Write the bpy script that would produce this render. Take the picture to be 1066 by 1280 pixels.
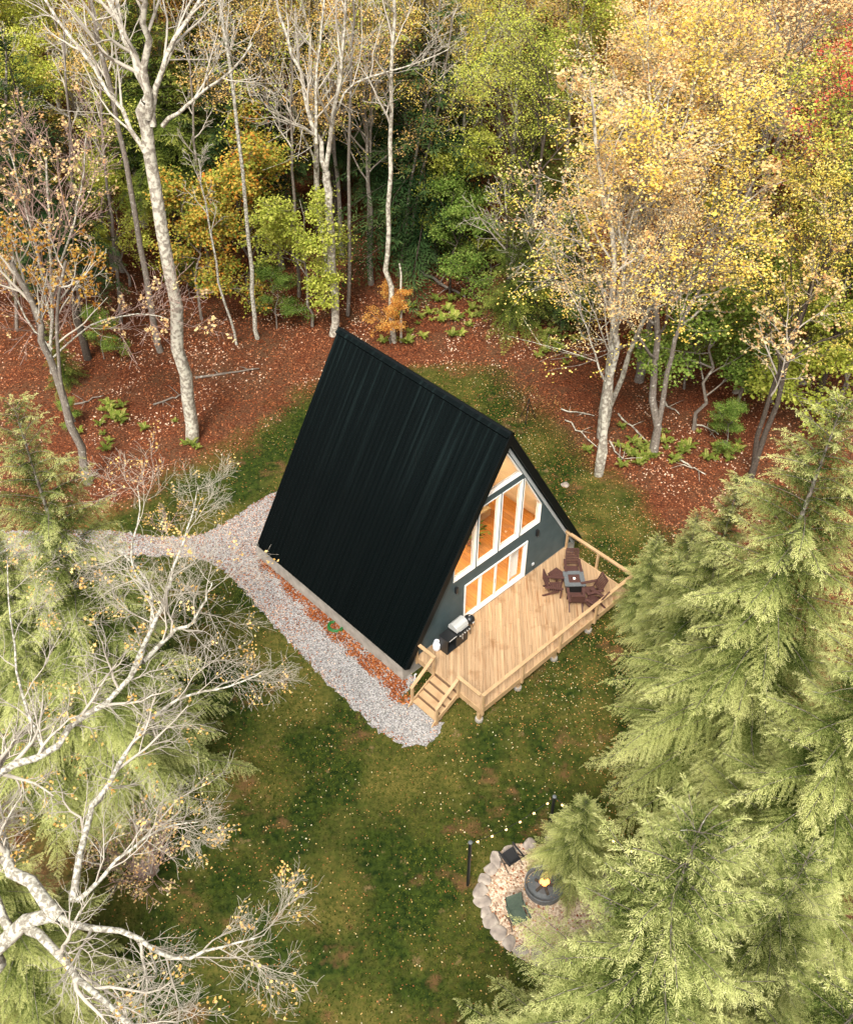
import bpy, math, random
import numpy as np
from mathutils import Vector, Matrix
from mathutils.geometry import tessellate_polygon
for o in list(bpy.data.objects): bpy.data.objects.remove(o)
SC = bpy.context.scene; COL = SC.collection
R = math.radians
# ------------------------------------------------------------------ camera, sky, sun, exposure
F_, PIT, ROLL, CZ = 1271.8, 42.708, 0.214, 31.324      # focal length (photo px), degrees, camera height over the deck
cam = bpy.data.objects.new('camera', bpy.data.cameras.new('camera')); COL.objects.link(cam)
cam.location = (0, 0, CZ); cam.rotation_euler = (R(90-PIT), 0, 0)
cam.matrix_world = Matrix.Translation((0,0,CZ)) @ Matrix.Rotation(R(90-PIT),4,'X') @ Matrix.Rotation(R(ROLL),4,'Z')
cam.data.sensor_fit = 'VERTICAL'; cam.data.sensor_height = 24; cam.data.lens = F_/1280*24
cam.data.clip_start = .5; cam.data.clip_end = 900
SC.camera = cam
SC.view_settings.view_transform = 'Standard'; SC.view_settings.look = 'None'
SC.view_settings.gamma = 1; SC.view_settings.exposure = 1.15
W = bpy.data.worlds.new('World'); SC.world = W; W.use_nodes = True
SUN_EL, SUN_AZ = 54, 192      # azimuth clockwise from +Y (the view direction)
nt = W.node_tree; bg = nt.nodes['Background']
sky = nt.nodes.new('ShaderNodeTexSky'); sky.sky_type = 'NISHITA'; sky.sun_disc = False
sky.sun_elevation = R(SUN_EL); sky.sun_rotation = R(SUN_AZ); sky.air_density = 1.0; sky.dust_density = 6.0; sky.ozone_density = .4
hs = nt.nodes.new('ShaderNodeHueSaturation'); hs.inputs['Saturation'].default_value = .22
nt.links.new(sky.outputs[0], hs.inputs['Color']); nt.links.new(hs.outputs[0], bg.inputs['Color']); bg.inputs['Strength'].default_value = .108
sl = bpy.data.lights.new('sun', 'SUN'); sun = bpy.data.objects.new('sun', sl); COL.objects.link(sun)
sl.energy = 2.0; sl.angle = R(13); sl.color = (1, .94, .84)
sdir = Vector((math.sin(R(SUN_AZ))*math.cos(R(SUN_EL)), math.cos(R(SUN_AZ))*math.cos(R(SUN_EL)), math.sin(R(SUN_EL))))
sun.rotation_euler = sdir.to_track_quat('Z', 'Y').to_euler()
# ------------------------------------------------------------------ helpers
GZ = -.95                                    # ground level round the cabin (deck floor = 0)
def ray(x, y):
    a = R(ROLL); X, Y = (x-533)/F_, -(y-640)/F_
    X, Y = X*math.cos(a)+Y*math.sin(a), -X*math.sin(a)+Y*math.cos(a)
    t = R(PIT); return Vector((X, math.cos(t)+Y*math.sin(t), -math.sin(t)+Y*math.cos(t)))
def G(x, y, z=GZ):                           # where the line of sight through a photo point meets the level z
    d = ray(x, y); return Vector((0,0,CZ)) + d*((z-CZ)/d.z)
def atY(x, y, Y):                            # ... or the upright plane at distance Y
    d = ray(x, y); return Vector((0,0,CZ)) + d*(Y/d.y)
HX, HY, YAW = 2.821, 28.73, R(43.872)
def HL(u, v, z=0):                           # cabin coordinates: u along the gable, v out of the gable wall
    c, s = math.cos(YAW), math.sin(YAW); return Vector((HX+u*c+v*s, HY+u*s-v*c, z))
def tag(o, label=None, cat=None, group=None, kind=None):
    if label: o['label'] = label
    if cat: o['category'] = cat
    if group: o['group'] = group
    if kind: o['kind'] = kind
    return o
def empty(name, loc, rz=0, sc=1, rot=None):
    o = bpy.data.objects.new(name, None); COL.objects.link(o); o.location = loc
    o.rotation_euler = rot if rot else (0, 0, rz); o.scale = (sc,)*3 if isinstance(sc,(int,float)) else sc
    o.empty_display_size = .2; return o
def kids(o): return [c for c in list(bpy.data.objects) if c.parent == o]
def copy_tree(o, parent=None, ch=None):
    c = o.copy(); COL.objects.link(c); c.parent = parent
    for k in (CH.get(o.name) or kids(o)): copy_tree(k, c)
    return c
CH = {}
def rng_(s): return np.random.default_rng(s)
class MB:
    def __init__(s): s.v=[]; s.f=[]
    def add(s, vs, fs, M=None):
        b=len(s.v); s.v += [tuple(M @ Vector(v)) if M is not None else tuple(v) for v in vs]; s.f += [tuple(b+i for i in f) for f in fs]; return s
    def box(s, x0,x1,y0,y1,z0,z1, M=None):
        return s.add([(x0,y0,z0),(x1,y0,z0),(x1,y1,z0),(x0,y1,z0),(x0,y0,z1),(x1,y0,z1),(x1,y1,z1),(x0,y1,z1)],
            [(0,3,2,1),(4,5,6,7),(0,1,5,4),(1,2,6,5),(2,3,7,6),(3,0,4,7)], M)
    def bar(s, a, b, w, h, M=None, up=(0,0,1)):   # rectangular bar from a to b
        a, b = Vector(a), Vector(b); d=(b-a).normalized(); up=Vector(up)
        if abs(d.dot(up))>.98: up=Vector((1,0,0))
        x=d.cross(up).normalized(); z=x.cross(d)
        vs=[p+x*(i*w/2)+z*(j*h/2) for p in (a,b) for i,j in ((-1,-1),(1,-1),(1,1),(-1,1))]
        return s.add(vs,[(0,1,2,3),(7,6,5,4),(0,4,5,1),(1,5,6,2),(2,6,7,3),(3,7,4,0)],M)
    def tube(s, pts, rad, n=8, M=None, cap=True):
        pts=[Vector(p) for p in pts]; k=len(pts); rad=rad if hasattr(rad,'__len__') else [rad]*k
        vs=[]; ref=None
        for i,p in enumerate(pts):
            d=(pts[min(i+1,k-1)]-pts[max(i-1,0)]).normalized()
            if ref is None: ref=Vector((1,0,0)) if abs(d.x)<.8 else Vector((0,1,0))
            x=(ref-d*ref.dot(d)).normalized(); ref=x; y=d.cross(x)
            vs+=[p+(x*math.cos(2*math.pi*j/n)+y*math.sin(2*math.pi*j/n))*rad[i] for j in range(n)]
        fs=[(i*n+j,i*n+(j+1)%n,(i+1)*n+(j+1)%n,(i+1)*n+j) for i in range(k-1) for j in range(n)]
        if cap: fs+=[tuple(range(n))[::-1], tuple((k-1)*n+j for j in range(n))]
        return s.add(vs,fs,M)
    def lathe(s, prof, n=20, M=None):
        return s.tube([(0,0,z) for r,z in prof],[max(r,1e-4) for r,z in prof],n,M) if all(prof[i+1][1]>prof[i][1] for i in range(len(prof)-1)) else s._l(prof,n,M)
    def _l(s, prof, n, M):
        vs=[(r*math.cos(2*math.pi*j/n),r*math.sin(2*math.pi*j/n),z) for r,z in prof for j in range(n)]
        fs=[(i*n+j,i*n+(j+1)%n,(i+1)*n+(j+1)%n,(i+1)*n+j) for i in range(len(prof)-1) for j in range(n)]
        return s.add(vs,fs,M)
    def prism(s, poly, y0, y1, holes=(), M=None):   # poly in x,z extruded along y
        loops=[poly]+list(holes); flat=[p for l in loops for p in l]; N=len(flat)
        tri=tessellate_polygon([[Vector((p[0],p[1],0)) for p in l] for l in loops])
        vs=[(p[0],y0,p[1]) for p in flat]+[(p[0],y1,p[1]) for p in flat]
        fs=[tuple(t) for t in tri]+[tuple(N+i for i in t[::-1]) for t in tri]; b=0
        for l in loops:
            n=len(l); fs+=[(b+i,b+(i+1)%n,N+b+(i+1)%n,N+b+i) for i in range(n)]; b+=n
        return s.add(vs,fs,M)
    def build(s, name, mat, parent=None, smooth=False, bevel=0, fix=True):
        me=bpy.data.meshes.new(name); me.from_pydata([tuple(v) for v in s.v],[],s.f)
        if fix:
            import bmesh
            bm=bmesh.new(); bm.from_mesh(me); bmesh.ops.recalc_face_normals(bm,faces=bm.faces); bm.to_mesh(me); bm.free()
        me.materials.append(mat); me.update()
        if smooth: me.polygons.foreach_set('use_smooth',[True]*len(me.polygons))
        o=bpy.data.objects.new(name,me); COL.objects.link(o); o.parent=parent
        if bevel:
            m=o.modifiers.new('bevel','BEVEL'); m.width=bevel; m.segments=2; m.limit_method='ANGLE'
        return o
def mesh_np(name, V, k, mat, parent=None, attrs=None, smooth=False):   # V: (faces*k,3), k verts per face
    V=np.ascontiguousarray(V,dtype=np.float32).reshape(-1,3); n=len(V)//k
    me=bpy.data.meshes.new(name); me.vertices.add(len(V)); me.vertices.foreach_set('co',V.ravel())
    me.loops.add(len(V)); me.loops.foreach_set('vertex_index',np.arange(len(V),dtype=np.int32))
    me.polygons.add(n); me.polygons.foreach_set('loop_start',np.arange(0,n*k,k,dtype=np.int32))
    me.update(calc_edges=True)
    for a,val in (attrs or {}).items():
        at=me.attributes.new(a,'FLOAT','POINT'); at.data.foreach_set('value',np.repeat(val,k).astype(np.float32) if len(val)==n else val.astype(np.float32))
    me.materials.append(mat); o=bpy.data.objects.new(name,me); COL.objects.link(o); o.parent=parent
    return o
def leaves_np(P, D, N, L, Wd, fold=0.):      # diamonds: base P, direction D, normal N, length L, width Wd
    L=np.asarray(L)[:,None]; Wd=np.asarray(Wd)[:,None]
    S=np.cross(D,N); S/=np.linalg.norm(S,axis=1,keepdims=True)+1e-9
    m=P+D*L*.45
    return np.stack([P, m+S*Wd/2+N*L*fold, P+D*L, m-S*Wd/2+N*L*fold],1)
def unit(v): return v/(np.linalg.norm(v,axis=-1,keepdims=True)+1e-9)
def inpoly(x,y,poly):
    c=np.zeros(x.shape,bool); n=len(poly)
    for i in range(n):
        x0,y0=poly[i][:2]; x1,y1=poly[(i+1)%n][:2]
        if y0==y1: continue
        c^=((y0>y)!=(y1>y))&(x<(x1-x0)*(y-y0)/(y1-y0)+x0)
    return c
def pdist(x,y,poly,closed=True):
    d=np.full(x.shape,1e9); n=len(poly)
    for i in range(n if closed else n-1):
        x0,y0=poly[i][:2]; x1,y1=poly[(i+1)%n][:2]; dx,dy=x1-x0,y1-y0
        t=np.clip(((x-x0)*dx+(y-y0)*dy)/(dx*dx+dy*dy+1e-9),0,1); d=np.minimum(d,np.hypot(x-x0-t*dx,y-y0-t*dy))
    return d
def vnoise(x,y,s,seed=0):                    # smooth value noise 0..1
    g=rng_(seed).random((128,128)); x=x/s; y=y/s; i=np.floor(x).astype(int); j=np.floor(y).astype(int); fx=x-i; fy=y-j
    fx=fx*fx*(3-2*fx); fy=fy*fy*(3-2*fy); a=g[i%128,j%128]; b=g[(i+1)%128,j%128]; c=g[i%128,(j+1)%128]; d=g[(i+1)%128,(j+1)%128]
    return (a*(1-fx)+b*fx)*(1-fy)+(c*(1-fx)+d*fx)*fy
# ------------------------------------------------------------------ materials
def mat(name, base=(.5,.5,.5), rough=.7, metal=0, spec=None):
    m=bpy.data.materials.new(name); m.use_nodes=True; b=m.node_tree.nodes['Principled BSDF']
    b.inputs['Base Color'].default_value=(*base,1); b.inputs['Roughness'].default_value=rough; b.inputs['Metallic'].default_value=metal
    if spec is not None: b.inputs['Specular IOR Level'].default_value=spec
    return m
def nd(m,t,**kw):
    n=m.node_tree.nodes.new('ShaderNode'+t)
    for k,v in kw.items():
        if k in n.inputs: n.inputs[k].default_value=v
        else: setattr(n,k,v)
    return n
def lk(m,a,b): m.node_tree.links.new(a,b)
def ramp(m,fac,stops,interp='LINEAR'):
    r=nd(m,'ValToRGB'); r.color_ramp.interpolation=interp; e=r.color_ramp.elements
    while len(e)<len(stops): e.new(.5)
    for i,(p,c) in enumerate(stops): e[i].position=p; e[i].color=(*c,1) if len(c)==3 else c
    lk(m,fac,r.inputs[0]); return r.outputs[0]
def bsdf(m): return m.node_tree.nodes['Principled BSDF']
def coords(m,kind='Object',scale=None):
    t=nd(m,'TexCoord'); o=t.outputs[kind]
    if scale: mp=nd(m,'Mapping'); mp.inputs['Scale'].default_value=scale; lk(m,o,mp.inputs[0]); o=mp.outputs[0]
    return o
def bump(m,h,strength=.3,dist=.02):
    b=nd(m,'Bump'); b.inputs['Strength'].default_value=strength; b.inputs['Distance'].default_value=dist; lk(m,h,b.inputs['Height']); lk(m,b.outputs[0],bsdf(m).inputs['Normal'])
def noisy(name, stops, scale=4, detail=4, rough=.8, sc3=None, bs=0, bd=.02, kind='Object', spec=None):
    m=mat(name,rough=rough,spec=spec); n=nd(m,'TexNoise'); n.inputs['Scale'].default_value=scale; n.inputs['Detail'].default_value=detail
    lk(m,coords(m,kind,sc3),n.inputs['Vector']); lk(m,ramp(m,n.outputs[0],stops),bsdf(m).inputs['Base Color'])
    if bs: bump(m,n.outputs[0],bs,bd)
    return m
def mixc(m,fac,a,b,bt='MIX'):
    x=nd(m,'Mix',data_type='RGBA',blend_type=bt)
    for i,v in ((0,fac),(6,a),(7,b)):
        if isinstance(v,(int,float)): x.inputs[i].default_value=v
        elif isinstance(v,tuple): x.inputs[i].default_value=(*v,1)
        else: lk(m,v,x.inputs[i])
    return x.outputs[2]
def leafmat(name, stops, trans=.35, objvar=.35, rough=.6):
    m=bpy.data.materials.new(name); m.use_nodes=True; m.node_tree.nodes.remove(bsdf(m)); out=m.node_tree.nodes['Material Output']
    a=nd(m,'Attribute',attribute_name='rnd'); oi=nd(m,'ObjectInfo')
    c=ramp(m,a.outputs['Fac'],stops)
    h=nd(m,'HueSaturation'); mr=nd(m,'MapRange'); lk(m,oi.outputs['Random'],mr.inputs[0]); mr.inputs[3].default_value=1-objvar; mr.inputs[4].default_value=1+objvar*.7
    lk(m,mr.outputs[0],h.inputs['Value']); mr2=nd(m,'MapRange'); lk(m,oi.outputs['Random'],mr2.inputs[0]); mr2.inputs[3].default_value=.5+.03*objvar; mr2.inputs[4].default_value=.5-.03*objvar
    lk(m,mr2.outputs[0],h.inputs['Hue']); lk(m,c,h.inputs['Color'])
    d=nd(m,'BsdfDiffuse'); t=nd(m,'BsdfTranslucent'); mx=nd(m,'MixShader'); mx.inputs[0].default_value=trans
    lk(m,h.outputs[0],d.inputs[0]); lk(m,h.outputs[0],t.inputs[0]); lk(m,d.outputs[0],mx.inputs[1]); lk(m,t.outputs[0],mx.inputs[2]); lk(m,mx.outputs[0],out.inputs[0])
    return m
def barkmat(name, dark, light, lichen, amt=.5, scale=1.):
    m=mat(name,rough=.9,spec=.2); c=coords(m,'Object'); n=nd(m,'TexNoise'); n.inputs['Scale'].default_value=3.5*scale; n.inputs['Detail'].default_value=6
    n2=nd(m,'TexNoise'); n2.inputs['Scale'].default_value=9*scale; n2.inputs['Detail'].default_value=5
    mp=nd(m,'Mapping'); mp.inputs['Scale'].default_value=(3,3,.5); lk(m,c,mp.inputs[0]); lk(m,mp.outputs[0],n2.inputs[0]); lk(m,c,n.inputs[0])
    base=ramp(m,n2.outputs[0],[(.35,dark),(.62,light)]); f=ramp(m,n.outputs[0],[(1-amt-.06,(0,0,0)),(1-amt+.06,(1,1,1))])
    lk(m,mixc(m,f,base,lichen),bsdf(m).inputs['Base Color']); bump(m,n2.outputs[0],.5,.03); return m
M={}
M['roof']=mat('black_metal',(.0003,.0016,.0017),.36,0,.11)
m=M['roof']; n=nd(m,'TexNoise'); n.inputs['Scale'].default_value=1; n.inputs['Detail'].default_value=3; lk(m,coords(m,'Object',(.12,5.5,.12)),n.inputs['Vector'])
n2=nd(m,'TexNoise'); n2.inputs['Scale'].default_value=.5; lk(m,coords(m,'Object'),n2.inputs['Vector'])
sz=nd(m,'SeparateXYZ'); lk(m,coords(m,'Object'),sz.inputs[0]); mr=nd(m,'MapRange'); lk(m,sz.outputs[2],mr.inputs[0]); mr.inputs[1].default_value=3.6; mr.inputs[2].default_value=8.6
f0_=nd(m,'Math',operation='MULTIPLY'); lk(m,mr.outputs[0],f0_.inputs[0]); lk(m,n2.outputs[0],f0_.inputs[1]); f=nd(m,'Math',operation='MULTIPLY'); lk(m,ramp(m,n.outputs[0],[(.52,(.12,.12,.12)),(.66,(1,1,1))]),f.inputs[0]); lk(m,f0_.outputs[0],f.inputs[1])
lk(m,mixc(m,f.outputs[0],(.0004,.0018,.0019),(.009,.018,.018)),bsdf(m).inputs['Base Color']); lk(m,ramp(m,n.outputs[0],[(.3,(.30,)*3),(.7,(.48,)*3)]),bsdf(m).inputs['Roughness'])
M['trimblack']=mat('black_trim',(.002,.004,.0045),.5,0,.2)
M['wall']=noisy('teal_siding',[(.35,(.042,.066,.071)),(.7,(.058,.084,.089))],2.2,5,.6)
M['graytrim']=mat('gray_trim',(.42,.44,.44),.55)
M['white']=noisy('white_frame',[(.3,(.72,.70,.66)),(.7,(.8,.79,.76))],3,3,.5)
M['cream']=noisy('interior_wall',[(.3,(.78,.70,.54)),(.7,(.84,.77,.62))],1.2,3,.8)
M['concrete']=noisy('concrete',[(.3,(.22,.20,.17)),(.7,(.37,.335,.29))],2.5,6,.9,bs=.3)
M['blackmetal']=mat('black_enamel',(.010,.011,.012),.4)
M['steel']=mat('brushed_steel',(.52,.52,.50),.35,.3)
M['darkgray']=noisy('slate_gray',[(.3,(.085,.095,.10)),(.7,(.13,.14,.145))],12,4,.6)
M['tank']=noisy('tank_paint',[(.3,(.62,.66,.72)),(.7,(.72,.75,.80))],5,3,.4)
M['green_hose']=mat('green_hose',(.012,.13,.022),.45)
M['burgundy']=noisy('brown_resin',[(.3,(.050,.020,.016)),(.7,(.085,.034,.026))],14,4,.6)
M['greencloth']=noisy('green_canvas',[(.3,(.05,.075,.055)),(.7,(.09,.12,.085))],9,4,.9)
M['blackcloth']=mat('black_canvas',(.012,.012,.013),.85)
M['pot']=mat('brown_pot',(.17,.07,.03),.6)
BROWN=noisy('dark_stained_wood',[(.3,(.10,.045,.02)),(.7,(.17,.08,.035))],5,4,.5)
M['rug']=noisy('gray_rug',[(.3,(.16,.14,.11)),(.7,(.30,.27,.21))],6,5,.95)
M['cloth']=mat('tan_upholstery',(.42,.32,.2),.9)
M['curtain']=mat('white_curtain',(.8,.77,.72),.9)
def glassmat():
    m=bpy.data.materials.new('window_glass'); m.use_nodes=True; m.node_tree.nodes.remove(bsdf(m))
    t=nd(m,'BsdfTransparent'); g=nd(m,'BsdfGlossy'); g.inputs['Roughness'].default_value=.03; mx=nd(m,'MixShader')
    mx.inputs[0].default_value=.09; lk(m,t.outputs[0],mx.inputs[1]); lk(m,g.outputs[0],mx.inputs[2]); lk(m,mx.outputs[0],m.node_tree.nodes['Material Output'].inputs[0]); return m
M['glass']=glassmat()
def emis(name,col,s):
    m=mat(name,col,.5); b=bsdf(m); b.inputs['Emission Color'].default_value=(*col,1); b.inputs['Emission Strength'].default_value=s; return m
M['bulb']=emis('warm_bulb',(1,.60,.22),2.2); M['flame']=emis('flame',(1,.36,.08),2.0); M['lampglow']=emis('lamp_glow',(1,.72,.38),8); M['flamewhite']=emis('pale_flame',(1,.85,.7),1.2)
def woodmat(name, stops, grain=(26,2.2,26), rough=.65, knots=None, rot=0):
    def coords(m,kind,scale):
        t=nd(m,'TexCoord'); vr=nd(m,'VectorRotate'); vr.inputs['Angle'].default_value=rot; lk(m,t.outputs[kind],vr.inputs['Vector']); mp=nd(m,'Mapping'); mp.inputs['Scale'].default_value=scale; lk(m,vr.outputs[0],mp.inputs[0]); return mp.outputs[0]
    m=mat(name,rough=rough,spec=.3); g=nd(m,'NewGeometry'); c=coords(m,'Object',grain); n=nd(m,'TexNoise'); n.inputs['Scale'].default_value=1; n.inputs['Detail'].default_value=5
    ad=nd(m,'VectorMath',operation='ADD'); sc=nd(m,'VectorMath',operation='SCALE'); cb=nd(m,'CombineXYZ'); lk(m,g.outputs['Random Per Island'],cb.inputs[0]); lk(m,g.outputs['Random Per Island'],cb.inputs[1])
    sc.inputs[3].default_value=57; lk(m,cb.outputs[0],sc.inputs[0]); lk(m,c,ad.inputs[0]); lk(m,sc.outputs[0],ad.inputs[1]); lk(m,ad.outputs[0],n.inputs['Vector'])
    col=ramp(m,n.outputs[0],stops); h=nd(m,'HueSaturation'); mr=nd(m,'MapRange'); lk(m,g.outputs['Random Per Island'],mr.inputs[0]); mr.inputs[3].default_value=.78; mr.inputs[4].default_value=1.12
    lk(m,mr.outputs[0],h.inputs['Value']); lk(m,col,h.inputs['Color']); o=h.outputs[0]
    if knots:
        n2=nd(m,'TexNoise'); n2.inputs['Scale'].default_value=1.; n2.inputs['Detail'].default_value=4; mp=nd(m,'Mapping'); mp.inputs['Scale'].default_value=(3.2,.55,1); lk(m,ad.outputs[0],mp.inputs[0])
        c2=coords(m,'Object',knots[1]); ad2=nd(m,'VectorMath',operation='ADD'); lk(m,c2,ad2.inputs[0]); lk(m,sc.outputs[0],ad2.inputs[1]); lk(m,ad2.outputs[0],n2.inputs['Vector'])
        f=ramp(m,n2.outputs[0],[(.60,(0,0,0)),(.72,(1,1,1))]); f2=nd(m,'Math',operation='MULTIPLY'); lk(m,f,f2.inputs[0]); f2.inputs[1].default_value=.7; o=mixc(m,f2.outputs[0],o,knots[0])
    lk(m,o,bsdf(m).inputs['Base Color']); bump(m,n.outputs[0],.15,.004); return m
M['deckwood']=woodmat('deck_boards',[(.2,(.27,.165,.083)),(.5,(.39,.255,.143)),(.8,(.45,.31,.182))],(22,.9,22),.6,((.20,.085,.03),(6,.45,1)),R(45))
m=M['deckwood']; b_=bsdf(m); old=b_.inputs['Base Color'].links[0].from_socket; n=nd(m,'TexNoise'); n.inputs['Scale'].default_value=1; n.inputs['Detail'].default_value=4; lk(m,coords(m,'Object',(1.5,1.5,1)),n.inputs['Vector'])
lk(m,mixc(m,ramp(m,n.outputs[0],[(.56,(0,0,0)),(.70,(.55,.55,.55))]),old,(.20,.095,.036)),b_.inputs['Base Color'])
M['railwood']=woodmat('rail_lumber',[(.25,(.36,.225,.115)),(.75,(.50,.34,.185))],(3,3,3),.6)
M['riserwood']=noisy('dark_brown_lumber',[(.3,(.10,.055,.028)),(.7,(.16,.095,.05))],4,4,.8)
M['floorwood']=woodmat('interior_floor',[(.25,(.42,.16,.030)),(.6,(.62,.27,.06)),(.85,(.72,.36,.10))],(18,.8,18),.35)
BARK={'pale':barkmat('pale_lichen_bark',(.17,.14,.11),(.34,.305,.245),(.54,.505,.41),.50,1.6),
 'gray':barkmat('gray_bark',(.115,.095,.078),(.25,.215,.175),(.46,.44,.37),.36,1.5),
 'white':barkmat('whitish_bark',(.14,.12,.09),(.32,.295,.235),(.55,.53,.44),.50,3.4),
 'dark':barkmat('dark_bark',(.035,.028,.022),(.10,.078,.06),(.19,.18,.14),.33,1.5),
 'twig':mat('twig_bark',(.44,.395,.32),.9),'redtwig':mat('reddish_twig_bark',(.34,.23,.19),.9)}
LEAF={
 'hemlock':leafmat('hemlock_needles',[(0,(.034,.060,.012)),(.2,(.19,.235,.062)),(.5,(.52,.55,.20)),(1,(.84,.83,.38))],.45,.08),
 'darkgreen':leafmat('dark_evergreen_needles',[(0,(.014,.034,.012)),(.5,(.05,.088,.028)),(1,(.17,.21,.07))],.25,.3),
 'olive':leafmat('olive_evergreen_needles',[(0,(.05,.08,.014)),(.5,(.20,.24,.045)),(1,(.50,.48,.12))],.3,.3),
 'green':leafmat('green_leaves',[(0,(.06,.11,.02)),(.5,(.18,.28,.05)),(1,(.40,.46,.12))],.4,.2),
 'lime':leafmat('lime_leaves',[(0,(.20,.26,.035)),(.5,(.52,.56,.09)),(1,(.82,.76,.20))],.4,.2),
 'yellow':leafmat('yellow_leaves',[(0,(.52,.36,.05)),(.4,(.86,.64,.12)),(.75,(.88,.76,.20)),(1,(.94,.88,.42))],.4,.25),
 'gold':leafmat('golden_leaves',[(0,(.46,.26,.06)),(.5,(.82,.54,.17)),(1,(.92,.74,.34))],.4,.25),
 'mixed':leafmat('turning_maple_leaves',[(0,(.07,.12,.02)),(.35,(.30,.36,.06)),(.62,(.66,.50,.10)),(.82,(.66,.30,.05)),(1,(.60,.18,.035))],.4,.1),
 'orange':leafmat('orange_leaves',[(0,(.22,.07,.02)),(.4,(.50,.22,.045)),(.75,(.72,.44,.10)),(1,(.70,.62,.18))],.4,.25),
 'peach':leafmat('pale_orange_leaves',[(0,(.54,.26,.11)),(.3,(.80,.51,.23)),(.6,(.88,.70,.34)),(1,(.95,.86,.50))],.5,.12),
 'red':leafmat('red_leaves',[(0,(.45,.07,.04)),(.5,(.85,.20,.12)),(1,(.92,.42,.26))],.4,.2),
 'litter':leafmat('fallen_leaf_litter',[(0,(.040,.013,.007)),(.35,(.175,.050,.021)),(.68,(.35,.125,.052)),(.9,(.50,.24,.13)),(1,(.72,.52,.38))],.1,0),
 'strip':leafmat('orange_fallen_leaves',[(0,(.10,.028,.012)),(.5,(.30,.085,.026)),(1,(.50,.21,.08))],.1,0),
 'scatter':leafmat('scattered_fallen_leaves',[(0,(.22,.07,.03)),(.4,(.46,.20,.07)),(.75,(.60,.42,.16)),(1,(.75,.66,.45))],.15,0),
 'grass':leafmat('grass_blades',[(0,(.012,.026,.004)),(.5,(.060,.082,.010)),(1,(.20,.20,.034))],.3,0),
 'fern':leafmat('fern_fronds',[(0,(.07,.13,.02)),(.5,(.24,.30,.05)),(1,(.60,.50,.18))],.35,.35)}
# ------------------------------------------------------------------ ground
LAWN=[G(*p) for p in [(-60,690),(60,652),(130,652),(165,634),(205,606),(250,578),(300,560),(350,530),(385,495),(470,470),(560,462),(610,462),(660,485),(700,525),(745,575),(800,610),(850,655),(900,700),(960,820),(1010,960),(1040,1290),(420,1330),(110,1330),(90,1180),(60,1040),(-20,930)]]
def jag(poly,step,amp,seed):
    r=rng_(seed); out=[]
    for i in range(len(poly)):
        a,b=poly[i],poly[(i+1)%len(poly)]; n=max(1,int((b-a).length/step))
        for k in range(n):
            p=a.lerp(b,k/n); out.append(Vector((p.x+r.normal()*amp,p.y+r.normal()*amp,0)))
    return out
def smooth_poly(px,it=2):
    p=[G(*q) for q in px]
    for _ in range(it):
        q=[]
        for i in range(len(p)): a,b=p[i],p[(i+1)%len(p)]; q+=[a.lerp(b,.25),a.lerp(b,.75)]
        p=q
    return p
PATH=smooth_poly([(-60,668),(60,667),(130,664),(200,675),(250,672),(285,655),(330,622),(360,610),(400,590),(430,600),(440,700),(460,770),(516,846),(524,852),(500,872),(498,880),(532,868),(556,900),(551,925),(520,935),(490,926),(440,882),(400,845),(350,790),(300,733),(272,708),(240,698),(180,697),(100,697),(-60,712)])
STRIP=smooth_poly([(322,694),(345,700),(380,735),(420,770),(470,812),(512,847),(508,858),(515,868),(530,870),(520,882),(492,880),(480,858),(450,832),(410,797),(370,757),(335,722),(312,705)],1)
FIREPATIO=smooth_poly([(602,1120),(612,1082),(632,1062),(665,1050),(710,1056),(748,1080),(770,1125),(755,1180),(700,1215),(655,1200),(622,1172)],1)
def zoneval(x,y):   # >0 litter, <0 lawn
    d=pdist(x,y,LAWN); s=np.where(inpoly(x,y,LAWN),-d,d); return s+(vnoise(x,y,2.3,3)-.5)*2.2+(vnoise(x,y,.7,4)-.5)*1.0
def relief(x,y):
    d=pdist(x,y,LAWN); s=np.where(inpoly(x,y,LAWN),0,np.clip((d-.8)/4,0,1)); return s*((vnoise(x,y,6,7)-.5)*.9+(vnoise(x,y,1.7,8)-.5)*.22)+np.clip((np.hypot(x,y-30)-45)/60,0,3)*2.
def gz(x,y): return GZ+float(relief(np.array([x]),np.array([y]))[0])
xs=np.concatenate([np.linspace(-420,-60,14)[:-1],np.linspace(-60,-26,40)[:-1],np.arange(-26,26,.2),np.linspace(26,60,40),np.linspace(60,420,14)[1:]])
ys=np.concatenate([np.linspace(-120,6,8)[:-1],np.arange(6,56,.2),np.linspace(56,130,80),np.linspace(130,620,14)[1:]])
gx,gy=np.meshgrid(xs,ys); fx,fy=gx.ravel(),gy.ravel(); zv=zoneval(fx,fy)
V=np.stack([fx,fy,GZ+relief(fx,fy)],1).astype(np.float32); nx,ny=len(xs),len(ys)
idx=np.arange(nx*ny).reshape(ny,nx); Fc=np.stack([idx[:-1,:-1],idx[:-1,1:],idx[1:,1:],idx[1:,:-1]],-1).reshape(-1,4)
me=bpy.data.meshes.new('ground'); me.vertices.add(len(V)); me.vertices.foreach_set('co',V.ravel()); me.loops.add(Fc.size); me.loops.foreach_set('vertex_index',Fc.ravel().astype(np.int32))
me.polygons.add(len(Fc)); me.polygons.foreach_set('loop_start',np.arange(0,Fc.size,4,dtype=np.int32)); me.update(calc_edges=True)
me.attributes.new('litter','FLOAT','POINT').data.foreach_set('value',np.clip(.5+zv*.55+.60*np.exp(-((fx-8)**2+(fy-43)**2)/34)+.75*vnoise(fx,fy,1.1,41)*np.exp(-((fx-8.5)**2+(fy-28.5)**2)/60),0,1).astype(np.float32))
me.polygons.foreach_set('use_smooth',np.ones(len(Fc),bool))
m=mat('ground_cover',rough=.95,spec=.1); c=coords(m,'Object')
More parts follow.
